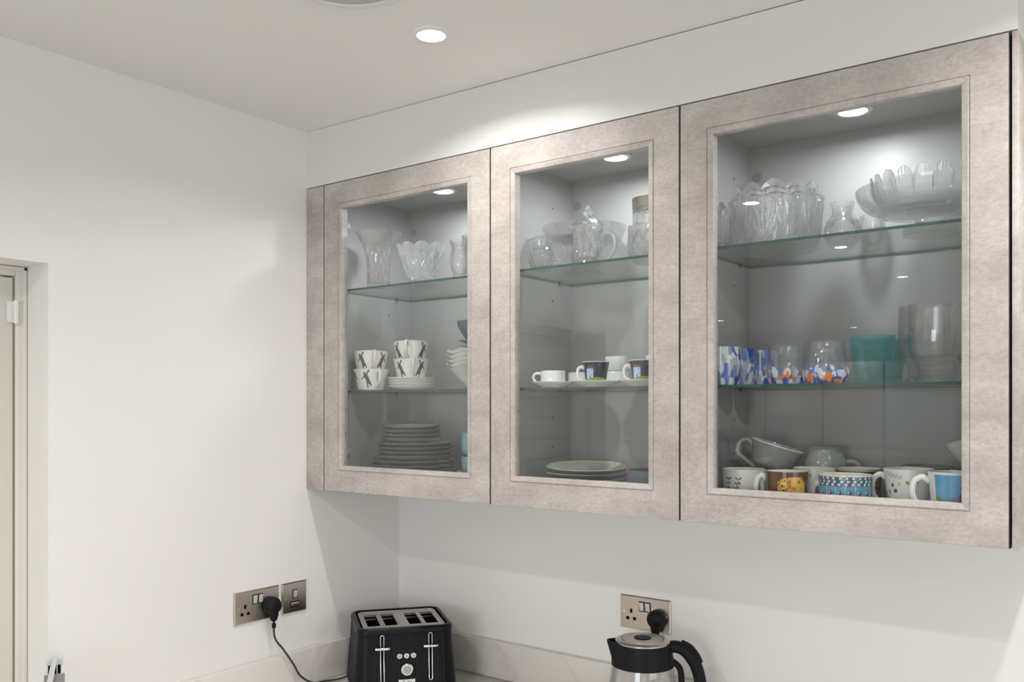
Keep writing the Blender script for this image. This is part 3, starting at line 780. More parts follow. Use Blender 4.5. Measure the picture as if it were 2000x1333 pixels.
for k in range(4):
    t = place('saucer', ['bottom saucer under the stacked skater cups', 'second saucer from the bottom under the stacked skater cups', 'third saucer from the bottom under the stacked skater cups', 'top saucer directly under the stacked skater cups'][k], 'saucer', -1.7235, 1.8225, MID + .0072 * k, 'white saucers under the skater cups')
    v, f_ = lathe_raw([(0, 0), (.040, 0), (.045, .002), (.060, .006), (.0705, .0125), (.0712, .0145), (.069, .0145), (.058, .0092), (.042, .0055), (0, .0055)], 72)
    mesh_obj('plate', v, f_, M['white'], t, 50)
skater_cup('white cup with a dark skater, lower of the pair standing on saucers', -1.7290, 1.8225, MID + .0280, [(-.75, 1), (.62, -1), (2, 1), (-2.2, 1)], R(4))
skater_cup('white cup with a dark skater, upper of the pair standing on saucers', -1.7290, 1.8225, MID + .0275 + .0465, [(-1.0, 1), (.80, -1), (2, 1), (-2.2, 1)], R(-12), -6)
# square wavy white bowls
def sq_mod(k):
    def f(th, r, z, s=None):
        q = (abs(math.cos(2 * (th + PI / 4)))) ** 2
        e = z / .06
        return r * (1 + .16 * e * (1 - 1.0 * abs(math.sin(2 * th + PI / 2)) )), z + .010 * e * e * (abs(math.sin(2 * th + PI / 2)) * -1 + 1)
    return f
for k in range(5):
    t = place('square_bowl', 'white square bowl, %s of the stack beside the skater cups' % ['bottom', 'second from bottom', 'middle', 'second from top', 'topmost'][k], 'bowl', -1.492, 1.822, MID + .0115 * k, 'stacked white square bowls', extra=R(20 + 3 * (k % 2)))
    m_ = sq_mod(k)
    vessel('body', [(.016, 0), (.020, .003), (.040, .022), (.060, .042), (.074, .054)], .0028, M['white'], t, 96, 24, .004, lambda th, r, z, s: m_(th, r, z), lambda th, r, z: m_(th, r, z))
t = place('glass_dish', 'grey glass dish on top of the white square bowls', 'dish', -1.492, 1.822, MID + .0115 * 4 + .056)
vessel('body', [(.025, 0), (.04, .004), (.052, .014)], .0025, M['greyglass'], t, 48, 0, .003)
NAVY = plain('navy_glaze', (0.035, 0.055, 0.09), 0.15, coat=0.4)
SLATE = plain('slate_blue_glaze', (0.10, 0.145, 0.165), 0.2, coat=0.4)
t = place('small_blue_saucer', 'small dark blue dish between the grey glass dish and the blue bowl', 'dish', -1.492, 1.822, MID + .118)
vessel('body', [(.018, 0), (.03, .005), (.040, .009), (.052, .0115)], .0028, NAVY, t, 48, 0, .003)
t = place('blue_bowl', 'slate blue bowl crowning the stack of white square bowls', 'bowl', -1.492, 1.822, MID + .1265)
vessel('body', smoothpts([(.018, 0), (.030, .012), (.042, .030), (.0500, .048), (.0505, .056)], 4), .003, SLATE, t, 48, 0, .004, smooth=60)

# ---- grey plates, left cabinet bottom
def plate_mats():
    a = plain('grey_green_glaze', (0.20, 0.225, 0.215), 0.2, coat=0.4); b_ = plain('pale_plate_glaze', (0.62, 0.66, 0.63), 0.2, coat=0.3); return a, b_
PG, PW = plate_mats()
def plate(name, label, cat, x, y, z, r, group, rimh=.016, mats=None, mid=.78, tilt=0, lip=False):
    """rim and underside in the first glaze, well in the second"""
    t = place(name, label, cat, x, y, z, group, tilt=(R(tilt), 0))
    e, w_ = mats or (PG, PW)
    top_ = [(r, rimh + .0005), (r * .975, rimh + .0015), (r * .94, rimh - .0015), (r * mid, rimh - .0055)]
    v, f_ = lathe_raw([(0, 0), (r * .60, 0), (r * .64, .0025), (r * .93, rimh - .006), (r * .985, rimh - .0015), (r, rimh + .0005)] + ([] if lip else top_[1:]), 96)
    mesh_obj('rim', v, f_, e, t, 45)
    v, f_ = lathe_raw((top_[:-1] if lip else []) + [(r * mid, rimh - .0055), (r * .66, rimh - .0080), (r * .60, .0052), (0, .0048)], 96)
    mesh_obj('well', v, f_, w_, t, 45)
    return t
ordn = ['topmost', 'second', 'third', 'fourth', 'fifth']
z = BOT
stack = []
for k in range(5): stack.append(('dinner_plate', .123, 4 - k, z, 'large')); z += .0127
z += .001
for k in range(4): stack.append(('side_plate', .1085, 3 - k, z, 'medium')); z += .0118
z += .001
for k in range(4): stack.append(('tea_plate', .0840, 3 - k, z, 'small')); z += .0118
off = {'large': (0, 0), 'medium': (.004, .003), 'small': (-.002, -.006)}
for (nm, r_, o_, zz, sz) in stack:
    dx, dy = off[sz]
    plate(nm, '%s dark grey plate, %s of its size in the tall pile' % (sz, ordn[o_] if o_ == 0 else ordn[o_] + ' from the top'), 'plate', -1.733 + dx, 1.838 + dy, zz + (.0035 if nm == 'tea_plate' and o_ == 0 else 0), r_, '%s dark grey plates' % sz, mid=.86, tilt=4 if nm == 'tea_plate' and o_ == 0 else 0)
BLUE = plain('pale_blue_glaze', (0.20, 0.36, 0.42), 0.25, coat=0.3)
for k, (nm, z_, prof) in enumerate([('blue_bowl', 0, [(.028, 0), (.044, .012), (.052, .030), (.054, .045)]), ('blue_cup', .034, [(.026, 0), (.036, .006), (.041, .02), (.042, .050)]), ('blue_cup', .084, [(.026, 0), (.037, .008), (.0415, .022), (.0425, .064)])]):
    t = place(nm, ['pale blue bowl at the bottom of the blue stack beside the grey plates', 'pale blue cup in the middle of the blue stack beside the grey plates', 'pale blue cup on top of the blue stack beside the grey plates'][k], ['bowl', 'cup', 'cup'][k], -1.488, 1.822, BOT + z_ + (.0005 if k else 0), 'pale blue stacked crockery')
    vessel('body', smoothpts(prof, 4), .003, BLUE, t, 64, 0, .004, smooth=60)
    pr = prof[-1]
    v, f_ = lathe_raw([(pr[0] - .0031, pr[1] - .0005), (pr[0] - .0025, pr[1] + .0006), (pr[0] - .0005, pr[1] + .0006), (pr[0] + .0002, pr[1] - .0012), (pr[0] - .0031, pr[1] - .0005)], 64)
    mesh_obj('rim', v, f_, M['cap'] if k else M['white'], t, 60)

# ---- middle cabinet, top shelf
t = place('cream_jug', 'small cut glass cream jug at the left of the top shelf, middle cabinet', 'jug', -1.229, 1.752, UP)
cut_vessel('body', smoothpts([(.023, 0), (.025, .004), (.031, .018), (.0325, .032), (.030, .046), (.026, .056), (.0285, .072)], 5), .003, t, 120, 42, cut=diamonds(12, .028, .0042), zone=(.05, .68),
           rim=scallop(12, .004, .06, .072), base=.008, flare=lambda th, z: .010 * math.exp(-((th + PI / 2) / .35) ** 2) * max(0, (z - .055) / .017))
handle_c(.026, .018, .064, .030, 1, .0038, 1.2).build('handle', M['cut'], t)
t = place('lidded_jar', 'tall lidded cut glass jug with pointed finial in the middle cabinet', 'jug', -1.098, 1.757, UP)
cut_vessel('body', smoothpts([(.029, 0), (.026, .006), (.025, .012), (.032, .018), (.034, .04), (.0355, .07), (.0365, .092)], 5), .0035, t, 128, 52, cut=diamonds(8, .044, .0055), zone=(.18, .90), base=.016,
           flare=lambda th, z: .012 * math.exp(-((th + PI / 2) / .35) ** 2) * max(0, (z - .075) / .017))
lid = cut_vessel('lid', [(.0375, .0925), (.038, .096), (.030, .104), (.018, .110), (.009, .1125)], .003, t, 64, 16, cut=diamonds(10, .02, .0015), zone=(.2, 1), base=.001)
v, f_ = lathe_raw([(0, .110), (.007, .112), (.005, .116), (.010, .121), (.0115, .126), (.007, .131), (.0065, .134), (.004, .140), (0, .143)], 12); mesh_obj('finial', v, f_, M['cut'], lid, None)
handle_c(.030, .010, .078, .033, 1, .0045, 1.2, r0b=.035).build('handle', M['cut'], t)
t = place('cake_stand', 'clear glass footed cake stand behind the lidded jug', 'cake stand', -1.183, 1.876, UP)
v, f_ = lathe_raw([(0, .006), (.046, .002), (.0500, 0), (.0505, .0035), (.040, .010), (.016, .030), (.011, .055), (.016, .072), (.030, .080), (.092, .086), (.104, .112), (.1065, .118), (.1045, .1185), (.100, .110), (.089, .091), (.028, .085), (0, .085)], 72,
                  lambda th, r, z, i: (r - (.0012 * tri(36 * th / (2 * PI)) if z > .09 else 0), z))
mesh_obj('body', v, f_, M['clear'], t, 30)
t = place('cut_glass_basket', 'low cut glass bowl holding the silver-rimmed beaker, middle cabinet top shelf', 'bowl', -.958, 1.812, UP)
cut_vessel('body', smoothpts([(.040, 0), (.046, .006), (.056, .022), (.058, .045), (.056, .065), (.057, .080)], 5), .0045, t, 160, 40, cut=diamonds(16, .034, .0055), zone=(.03, .85), rim=scallop(16, .004, .06, .08), base=.008)
t = place('silver_rimmed_beaker', 'cut glass beaker with a silver rim standing in the low cut glass bowl', 'beaker', -.958, 1.812, UP + .0085)
cut_vessel('body', smoothpts([(.034, 0), (.040, .02), (.0445, .06), (.0455, .10), (.0448, .118)], 5), .0045, t, 96, 30, flutes=lambda th, z: .0042 * tri(14 * th / (2 * PI) + (.5 if z > .075 else 0)) * (1 if z < .108 else 0), base=.012)
v, f_ = lathe_raw([(.0450, .1165), (.0462, .1165), (.0465, .139), (.0455, .1295), (.0430, .1295), (.0430, .1185), (.0450, .1165)], 72); mesh_obj('silver_rim', v, f_, M['brass_rim'], t, 40)

# ---- middle cabinet, middle shelf
def saucer(label, x, y, z, r=.054, mat=None, group='white saucers in the middle cabinet'):
    t = place('saucer', label, 'saucer', x, y, z, group)
    v, f_ = lathe_raw([(0, 0), (r * .52, 0), (r * .56, .002), (r * .72, .006), (r * .98, .0128), (r, .0142), (r * .98, .0148), (r * .72, .0085), (r * .55, .0048), (0, .0045)], 72)
    mesh_obj('plate', v, f_, mat or M['white'], t, 50); return t
def straight_cup(label, x, y, z, side=-1, r=.0300, h=.036, hand=True, extra=0):
    t = place('cup', label, 'cup', x, y, z, 'straight-sided pale cups', extra)
    vessel('body', [(r - .003, 0), (r - .0005, .0015), (r, .004), (r, h - .001), (r - .0004, h)], .0022, M['cool_white'], t, 64, 0, .003, smooth=50)
    if hand: handle_c(.018, .003, h - .006, r, side, .0025, 1.3).build('handle', M['cool_white'], t)
    return t
saucer('white saucer under the small pale cup at the left of the middle shelf', -1.203, 1.765, MID)
straight_cup('small pale straight cup on a saucer at the left of the middle shelf', -1.203, 1.765, MID + .0050)
saucer('white saucer at the back under the pale cup behind the first navy cup', -1.212, 1.900, MID)
straight_cup('small pale straight cup at the back, left of the first navy cup', -1.212, 1.900, MID + .0050, hand=False)
saucer('white saucer at the back under the two stacked pale cups', -1.0980, 1.893, MID)
straight_cup('lower of two stacked pale cups between the navy cups', -1.0980, 1.893, MID + .0050, hand=False)
straight_cup('upper of two stacked pale cups between the navy cups', -1.0980, 1.893, MID + .0050 + .0365, hand=False)
def navy_col(th, z, r):
    a = th * r; h = .054
    x = a + .0155
    if z > h - .0012: return WH
    hill = .0155 + .003 * math.sin(a * 90 + 1.2) if a < .012 else .0130 + .004 * math.sin(a * 110)
    if z < hill: return (0.22, 0.34, 0.03, 1) if z < hill - .001 else (0.08, 0.14, 0.02, 1)
    if abs(x) < .0088 - (z - .012) * -.02 and z < .038:
        if abs(x - .001) < .0013 and z < .022: return (0.03, 0.03, 0.06, 1)
        for wx, wz in ((.0045, .033), (.0045, .024), (-.004, .031)):
            if abs(x - wx) < .0009 and abs(z - wz) < .0012: return (0.10, 0.12, 0.2, 1)
        return (0.48, 0.62, 0.85, 1)
    if .038 <= z < .0445 and abs(x) < .0095 - (z - .038) * .5: return (0.21, 0.085, 0.05, 1)
    if math.hypot(a - .008, z - .046) < .0028: return (0.10, 0.14, 0.2, 1)
    return (0.028, 0.032, 0.062, 1)
def navy_cup(label, x, y, z, extra):
    t = place('navy_cup', label, 'cup', x, y, z, 'navy cups painted with a white house', extra)
    vessel('body', smoothpts([(.0215, 0), (.0230, .002), (.0265, .025), (.0305, .048), (.0322, .055)], 5), .0022, M['china'], t, 240, 70, .003, colfn=navy_col, incol=WH)
    handle_c(.014, .004, .042, .0235, -1, .0026, 1.5, r0b=.029).build('handle', M['white'], t); return t
saucer('white saucer under the navy cup in the centre of the middle cabinet', -1.0830, 1.768, MID, .0575)
navy_cup('navy cup painted with a white house, in the centre of the middle cabinet', -1.0830, 1.768, MID + .0050, 0)
saucer('white saucer under the navy cup at the right edge of the middle cabinet', -.9580, 1.768, MID, .0575)
navy_cup('navy cup painted with a white house, at the right edge of the middle cabinet', -.9580, 1.768, MID + .0050, 0)
t = place('tall_white_mug', 'tall plain white mug behind the right-hand navy cup', 'mug', -.965, 1.880, MID)
vessel('body', smoothpts([(.034, 0), (.036, .003), (.0385, .03), (.0415, .075)], 4), .003, M['white'], t, 64, 0, .004, smooth=60)

# ---- middle cabinet, bottom
SPK = mottled('speckled_blue_glaze', (0.16, 0.20, 0.22), (0.13, 0.17, 0.19), (0.05, 0.06, 0.075), 0.3, 6, 0.5)
CRM = plain('cream_plate_glaze', (0.60, 0.59, 0.52), 0.15, coat=0.4)
for k in range(5):
    plate('speckled_plate', 'blue speckled plate with cream centre, %s in its pile' % ['fifth from the top', 'fourth from the top', 'third from the top', 'second from the top', 'topmost'][k], 'plate', -1.149, 1.835, BOT + .0130 * k + (.003 if k == 4 else 0), .1015, 'blue speckled plates', .0175, (SPK, CRM), .90, tilt=3.5 if k == 4 else 0, lip=True)
for k in range(2):
    t = place('speckled_bowl', ['lower blue speckled bowl at the right of the speckled plates', 'upper blue speckled bowl at the right of the speckled plates'][k], 'bowl', -.943, 1.800, BOT + .020 * k, 'blue speckled bowls')
    vessel('body', smoothpts([(.032, 0), (.045, .006), (.059, .022), (.0635, .040), (.0640, .054)], 4), .0035, SPK, t, 72, 0, .005, smooth=60)

# ---- right cabinet, top shelf
t = place('large_scalloped_bowl', 'large fan-cut glass bowl at the left of the top shelf, right cabinet', 'bowl', -.6800, 1.846, UP)
def fans(n, h0, h1, amp):
    def f(th, z):
        a = (n * th / (2 * PI)) % 1.0 - .5; k = (z - h0) / (h1 - h0)
        if k < 0 or k > 1: return 0
        ang = math.atan2(a * 1.1, k + .12); rad = math.hypot(a * 1.1, k)
        if .93 < rad < 1.07: return amp * 1.1
        return amp * (.25 + .75 * tri(ang * 2.9)) * min(1, rad * 2.2) if rad < 1.0 else amp * .6 * tri(a * 8) * tri(k * 6)
    return f
cut_vessel('body', smoothpts([(.080, 0), (.086, .004), (.0925, .03), (.0965, .07), (.0995, .105)], 5), .0050, t, 288, 60, cut=fans(12, .01, .110, .0030), zone=(.05, .95), rim=scallop(12, .010, .08, .105, .8), base=.006)
t = place('scalloped_bowl', 'smaller scalloped glass bowl nested in the large fan-cut bowl', 'bowl', -.6800, 1.846, UP + .0068)
cut_vessel('body', smoothpts([(.055, 0), (.062, .004), (.074, .040), (.081, .085), (.0865, .116)], 5), .0045, t, 264, 54, cut=fans(11, .02, .125, .0028), zone=(.1, .94), rim=scallop(11, .016, .090, .116, .9, .3), base=.006)
t = place('scalloped_tumbler', 'small scalloped glass tumbler at the far left of the top shelf, right cabinet', 'tumbler', -.7620, 1.737, UP)
cut_vessel('body', smoothpts([(.020, 0), (.021, .01), (.024, .05), (.027, .078)], 4), .0030, t, 80, 34, cut=fans(7, .02, .08, .0022), zone=(.1, 1), rim=scallop(7, .008, .06, .078, .9), base=.01)
t = place('round_cut_vase', 'small round cut glass vase with narrow neck in front of the footed bowl', 'vase', -.5530, 1.888, UP)
cut_vessel('body', smoothpts([(.022, 0), (.024, .003), (.034, .018), (.0385, .036), (.034, .055), (.0225, .070), (.0200, .080), (.0250, .094)], 5), .003, t, 100, 44, cut=fans(10, .006, .055, .0035), zone=(.02, .6), rim=scallop(12, .003, .085, .094), base=.010)
t = place('small_glass', 'small plain glass on a thick foot between the round vase and the footed bowl', 'glass', -.5120, 1.955, UP)
vessel('body', smoothpts([(.018, 0), (.0185, .006), (.012, .014), (.022, .024), (.027, .045), (.024, .075)], 5), .002, M['clear'], t, 48, 0, .014, smooth=60)
t = place('footed_bowl', 'wide clear glass footed bowl at the right of the top shelf, right cabinet', 'bowl', -.3720, 1.832, UP)
v, f_ = lathe_raw(smoothpts([(0, .004), (.044, .001), (.047, .000), (.0475, .014), (.030, .022), (.028, .030), (.060, .034), (.094, .042), (.118, .056), (.131, .074), (.1350, .090)], 3) + [(.1330, .0905)] + smoothpts([(.128, .074), (.113, .060), (.088, .050), (.05, .045), (0, .045)], 3), 96)
mesh_obj('body', v, f_, M['clear'], t, 50)
t = place('petal_bowl', 'glass bowl with tall ribbed petals around its rim, inside the wide footed bowl', 'bowl', -.3720, 1.832, UP + .0458, extra=.2)
def petal_rim(th, z):
    k = max(0, min(1, (z - .020) / .026)); c = abs(math.cos(10 * th)); return .029 * k * (c ** .45) - .006 * k
cut_vessel('body', smoothpts([(.050, 0), (.066, .003), (.086, .012), (.100, .026), (.1090, .046)], 5), .0035, t, 320, 34, flutes=lambda th, z: (.0018 * tri(96 * th / (2 * PI)) + .005 * (1 - abs(math.cos(10 * th))) * max(0, (z - .03) / .04)) if z > .012 else 0, rim=petal_rim, base=.006, smooth=25,
           mat=clear('petal_glass', (0.975, 0.99, 0.99), 0.09, 0.0, bulk=0.42, power=3))

# ---- right cabinet, middle shelf: tumblers
def spots(seed, n, zmax, cols, size, stretch=1.3, rr=.038, zmin=0.0):
    rd = random.Random(seed); L = []
    for k in range(n):
        a = rd.uniform(-PI, PI); zz = zmin + (zmax - zmin) * rd.random() ** 1.2
        L.append((a * rr, zz, size * rd.uniform(.6, 1.25), stretch * rd.uniform(.8, 1.4), rd.uniform(-.4, .4), cols[rd.randrange(len(cols))]))
    return L
def spot_col(L, bg):
    def f(th, z, r):
        a = th * .038
        for (x, zz, s, st_, ro, c) in reversed(L):
            d = a - x
            if d > PI * .038: d -= 2 * PI * .038
            if d < -PI * .038: d += 2 * PI * .038
            if abs(d) < s * 2.2 and abs(z - zz) < s * 2.4 and ell((d, z - zz), (0, 0), s, s * st_, ro): return c
        return bg
    return f
W1 = (.55, .58, .60, .92); B1 = (.02, .06, .30, .95); B2 = (.10, .16, .42, .9); PB = (.42, .55, .72, .92); OR = (.60, .17, .02, .95); GB = (.18, .26, .34, .8)
def spot_tumbler(label, x, y, prof, fn, group):
    t = place('spotted_tumbler', label, 'tumbler', x, y, MID, group)
    vessel('body', smoothpts(prof, 4), .0028, M['spotglass'], t, 260, 80, .006, colfn=fn, incol=(0.9, .9, .95, 0.03)); return t
pA = [(.031, 0), (.034, .002), (.0365, .02), (.0385, .05), (.0390, .079)]
white_blue = lambda sd: spot_col(spots(sd, 90, .079, [W1, W1, W1, B1, B2, B2, GB, W1], .0060, 2.6), (.42, .46, .52, .75))
spot_tumbler('white and blue streaked glass tumbler nearest the left side, right cabinet', -.757, 1.742, pA, white_blue(3), 'white and blue streaked tumblers')
spot_tumbler('white and blue streaked glass tumbler second from the left, right cabinet', -.757, 1.825, pA, white_blue(8), 'white and blue streaked tumblers')
spot_tumbler('white and blue streaked glass tumbler third from the left, set back in the right cabinet', -.7350, 1.905, pA, white_blue(12), 'white and blue streaked tumblers')
pB = [(.030, 0), (.036, .003), (.0395, .020), (.0385, .045), (.0350, .070), (.0345, .078)]
orange = lambda sd: spot_col(spots(sd, 95, .024, [B1, OR, PB, B1, OR, B2, W1, PB], .0055, 1.35) + spots(sd + 50, 12, .034, [B2, PB, PB, W1], .0045, 1.6, zmin=.018), (.3, .33, .42, .04))
spot_tumbler('clear glass tumbler with blue, orange and white spots around its base, left of its pair', -.624, 1.757, pB, orange(21), 'clear tumblers with coloured spots')
spot_tumbler('clear glass tumbler with orange and blue spots, next to the teal tumbler', -.540, 1.735, [(.031, 0), (.040, .003), (.0435, .020), (.0400, .045), (.0350, .072), (.0340, .082)], orange(34), 'clear tumblers with coloured spots')
spot_tumbler('clear glass tumbler with blue and orange spots half hidden behind the front pair', -.5850, 1.850, pB, orange(5), 'clear tumblers with coloured spots')
def teal(label, x, y):
    t = place('teal_tumbler', label, 'tumbler', x, y, MID, 'teal bubbled tumblers')
    vessel('body', smoothpts([(.030, 0), (.0325, .002), (.034, .012), (.0385, .055), (.0425, .091)], 4), .0032, M['bubble'], t, 80, 30, .012, smooth=60)
teal('teal bubbled glass tumbler in front', -.4640, 1.775)
teal('teal bubbled glass tumbler behind, half hidden by the front one', -.4750, 1.910)
def goblet(label, x, y, s=1.0):
    t = place('glass_goblet', label, 'goblet', x, y, MID, 'clear goblets on ringed feet')
    out = smoothpts([(.032, 0), (.034, .004), (.033, .009), (.0285, .013), (.0315, .018), (.0285, .023), (.0325, .029), (.0305, .034), (.037, .043), (.043, .056), (.0465, .080), (.0465, .110), (.0455, .142)], 4)
    def om(th, r, z, q): return r + (.0012 * math.sin(3 * th + z * 160) if z < .05 else 0), z + (.0008 * math.sin(5 * th) if z < .05 else 0)
    vessel('body', [(a * s, b_ * s) for a, b_ in out], .0022, M['clear'], t, 64, 0, .004, om, smooth=60, innerz=.047 * s)
goblet('clear glass goblet with a ringed foot, front one at the right of the middle shelf', -.3480, 1.752)
goblet('clear glass goblet behind the front goblet and the teal tumblers', -.3840, 1.850, 1.06)
goblet('clear glass goblet cut off by the door frame at the right, third cabinet', -.2840, 1.830, 1.0)

# ---- right cabinet, bottom: mugs
def mug(label, x, y, prof, fn, hside=-1, hw=.024, hz=(.014, .078), z=None, extra=0, hmat=None, group=None, tilt=None, incol=WH, hth=.0042, name='mug', r0=None, hyaw=0):
    t = place(name, label, 'mug', x, y, BOT if z is None else z, group, extra, tilt)
    vessel('body', smoothpts(prof, 5), .0030, M['china'], t, 260, 90, .004, colfn=fn, incol=incol)
    if hside:
        h = handle_c(hw, hz[0], hz[1], r0 or min(p[0] for p in prof[1:]) , hside, hth, 1.35, r0b=prof[-1][0] - .001).build('handle', hmat or M['white'], t)
        h.rotation_euler.z = hyaw
    return t
GW = (.72, .70, .66, 1)
def branch(th, z, r):
    a = th * .042 + .012
    for bx, lean in ((-.030, .25), (-.012, .35)):
        p = (a - bx, z - .008)
        if seg_d(p, (0, 0), (.062 * lean * .6, .062)) < .0007: return (.05, .05, .05, 1)
        for k in range(6):
            zz = .010 + .010 * k; cx = lean * .6 * zz
            for sg in (-1, 1):
                if ell(p, (cx + sg * .0038, zz + .002), .0032, .0016, sg * .7): return (.05, .05, .05, 1)
    return GW
mug('white mug with black leaf sprigs, leftmost in the right cabinet', -.722, 1.775, [(.030, 0), (.034, .003), (.0400, .020), (.0440, .055), (.0455, .088)], branch, 1, .020, (.012, .072), hyaw=-.98)
def gold_patch(th, z, r):
    a = th * .040
    n1 = noise.noise(Vector((a * 110, z * 110, 3.1))); n2 = noise.noise(Vector((a * 330, z * 220, 7.7)))
    if abs(a - .010) < .027 - max(0, z - .070) * .9 and z < .080:
        if n2 > .28 and a < .008: return (.04, .03, .02, 1)
        if n1 > .30: return (.55, .20, .04, 1)
        if n1 < -.34: return (.24, .10, .04, 1)
        return (.68, .42 + .15 * n2, .07, 1)
    return (.12 + .04 * n1, .052, .027, 1)
mug('brown mug with an abstract gold mosaic pattern, second from the left in the front row', -.6180, 1.738, [(.034, 0), (.037, .002), (.0400, .01), (.0410, .05), (.0420, .090)], gold_patch, -1, .019, (.014, .078), hyaw=-.12)
def sails(th, z, r):
    a = th * .048; h = .087
    if z > h - .0018: return (.75, .72, .62, 1)
    if z > h - .0195:
        row = int((h - .0018 - z) / .0059); cw = .0060
        fx_ = a / cw; c = math.floor(fx_ + .5 * (row % 2) + .13 * row); fr = (fx_ + .5 * (row % 2) + .13 * row) - c; fz = ((h - .0018 - z) / .0059) - row
        edge = min(fr, 1 - fr, fz, 1 - fz)
        if (c + row) % 2: return (.05, .13, .24, 1) if edge > .08 else (.02, .05, .10, 1)
        return (.70, .68, .62, 1) if edge > .12 else (.06, .12, .2, 1)
    cw = .0180; c = math.floor(a / cw); fr = a / cw - c
    if fr < .05: return (.55, .70, .8, 1)
    zz = z - .006
    if 0 < zz < .056:
        if in_poly((fr, zz), [(.52, .055), (1.0, .030), (.46, .030)]): return (.42, .05, .045, 1)
        if in_poly((fr, zz), [(.52, .055), (.46, .030), (.14, .030)]): return (.03, .05, .16, 1)
        if .048 < zz < .051 and .24 < fr < .56: return (.6, .62, .65, 1)
    return (.12, .34, .50, 1)
mug('wide cup with a blue checked band above red sailing boats, front row', -.5080, 1.752, [(.038, 0), (.042, .002), (.046, .010), (.0485, .048), (.0495, .088)], sails, -1, .016, (.012, .066), hmat=M['white'], hyaw=-.35)
rdd = random.Random(77); motifs = []
PAL = [(.45, .06, .05, 1), (.10, .08, .08, 1), (.55, .55, .02, 1), (.35, .20, .08, 1), (.12, .13, .16, 1), (.60, .18, .10, 1), (.2, .12, .1, 1)]
for k in range(30):
    motifs.append((-PI * .043 + 2 * PI * .043 * ((k * .38196) % 1), .020 + .068 * ((k * .7548) % 1), .0034 + .0018 * rdd.random(), rdd.uniform(0, 3), PAL[k % 7], k % 3))
def motif_col(th, z, r):
    a = th * .043
    if -.046 < a - .0 < -.012 and abs(z - .0905 + (a + .03) * .25) < .0045:
        b_ = a + .03
        if abs(z - .090 + b_ * .25 - .0028 * math.sin(b_ * 900)) < .0007: return (.05, .05, .05, 1)
        return GW
    if a < -.010 and z > .084: return (.75, .75, .74, 1)
    for (x, zz, s, ro, c, kind) in motifs:
        d = (a - x, z - zz)
        if abs(d[0]) < .006 and abs(d[1]) < .006:
            if kind == 0 and ell(d, (0, 0), s, s * .75, ro):
                return (.7, .68, .6, 1) if ell(d, (0, 0), s * .45, s * .3, ro) else c
            if kind == 1:
                cr, sr = math.cos(ro * .3), math.sin(ro * .3)
                if abs(d[0] * cr + d[1] * sr) < s * .8 and abs(-d[0] * sr + d[1] * cr) < s * .7: return c
            if kind == 2 and ell(d, (0, 0), s * 1.1, s * .5, ro): return c
    return (.75, .75, .74, 1)
mug('white tapered mug scattered with small coloured motifs and a handwritten scrawl', -.4000, 1.785, [(.028, 0), (.032, .002), (.0365, .03), (.0420, .078), (.0455, .1015)], motif_col, -1, .026, (.022, .086), r0=.034, hyaw=-.38)
def sky_col(th, z, r):
    a = th * .038; h = .103
    if z > h - .004 or a < -.031: return (.75, .76, .76, 1)
    # a small walker in blue at the right, a grassy slope at the left
    if ell((a, z), (.0165, .056), .0065, .016): return (.03, .12, .26, 1)
    if ell((a, z), (.0150, .073), .0040, .0045): return (.35, .15, .12, 1)
    if ell((a, z), (.0158, .0768), .0046, .0030): return (.06, .03, .03, 1)
    if seg_d((a, z), (.012, .062), (-.003, .057)) < .0016: return (.35, .18, .15, 1)
    if z < .066 - (a + .034) * .75: return (.22, .28, .07, 1) if noise.noise(Vector((a * 300, z * 300, 0))) > 0 else (.32, .34, .10, 1)
    if z < .036: return (.08, .12, .05, 1)
    n = noise.noise(Vector((a * 50, z * 25, 5)))
    c = .5 + .5 * n
    k = z / h
    return (.06 + .16 * c * (1 - k * .4), .26 + .16 * c, .52 + .12 * c, 1)
mug('mug printed with blue sky, grassy slope and a walker, at the right edge', -.3130, 1.728, [(.030, 0), (.033, .002), (.0350, .02), (.0385, .070), (.0420, .103)], sky_col, -1, .026, (.026, .090), r0=.034)
def plain_col(c): return lambda th, z, r: c
def yellow_spot(th, z, r):
    a = th * .04
    return (.45, .42, .02, 1) if math.hypot(a + .010, z - .080) < .0045 else (.60, .59, .54, 1)
mug('off-white mug with a yellow mark behind the brown mug and the checked cup', -.5900, 1.820, [(.033, 0), (.036, .003), (.040, .02), (.0425, .093)], yellow_spot, 0)
def brown_gold(th, z, r):
    a = th * .04; n1 = noise.noise(Vector((a * 90, z * 90, 1.3))); n2 = noise.noise(Vector((a * 200, z * 200, 9)))
    if z > .088: return (.45, .42, .36, 1)
    if z > .074: return (.03, .022, .018, 1)
    if n2 > .25: return (.42, .24, .06, 1)
    if n1 > .15: return (.30, .13, .08, 1)
    if n1 < -.25: return (.38, .24, .15, 1)
    return (.12, .055, .03, 1)
mug('dark brown mug with speckled gold decoration behind the checked cup', -.5130, 1.862, [(.036, 0), (.040, .003), (.0430, .02), (.0445, .093)], brown_gold, 0)
mug('dark mug with a pale speckled rim at the back, behind the motif mug', -.3920, 1.908, [(.038, 0), (.042, .003), (.047, .03), (.0495, .101)], lambda th, z, r: (.10, .07, .055, 1) if z < .098 else (.4, .38, .34, 1), 0, incol=(.25, .24, .22, 1))
mug('plain sage grey mug at the back left of the right cabinet, under the tilted one', -.7050, 1.885, [(.038, 0), (.041, .003), (.045, .03), (.0470, .077)], plain_col((.34, .355, .32, 1)), 0, incol=(.36, .37, .34, 1))
mug('off-white mug at the back left, under the belly-shaped grey mug', -.6050, 1.932, [(.034, 0), (.037, .003), (.040, .02), (.0420, .078)], plain_col((.5, .5, .46, 1)), 0)
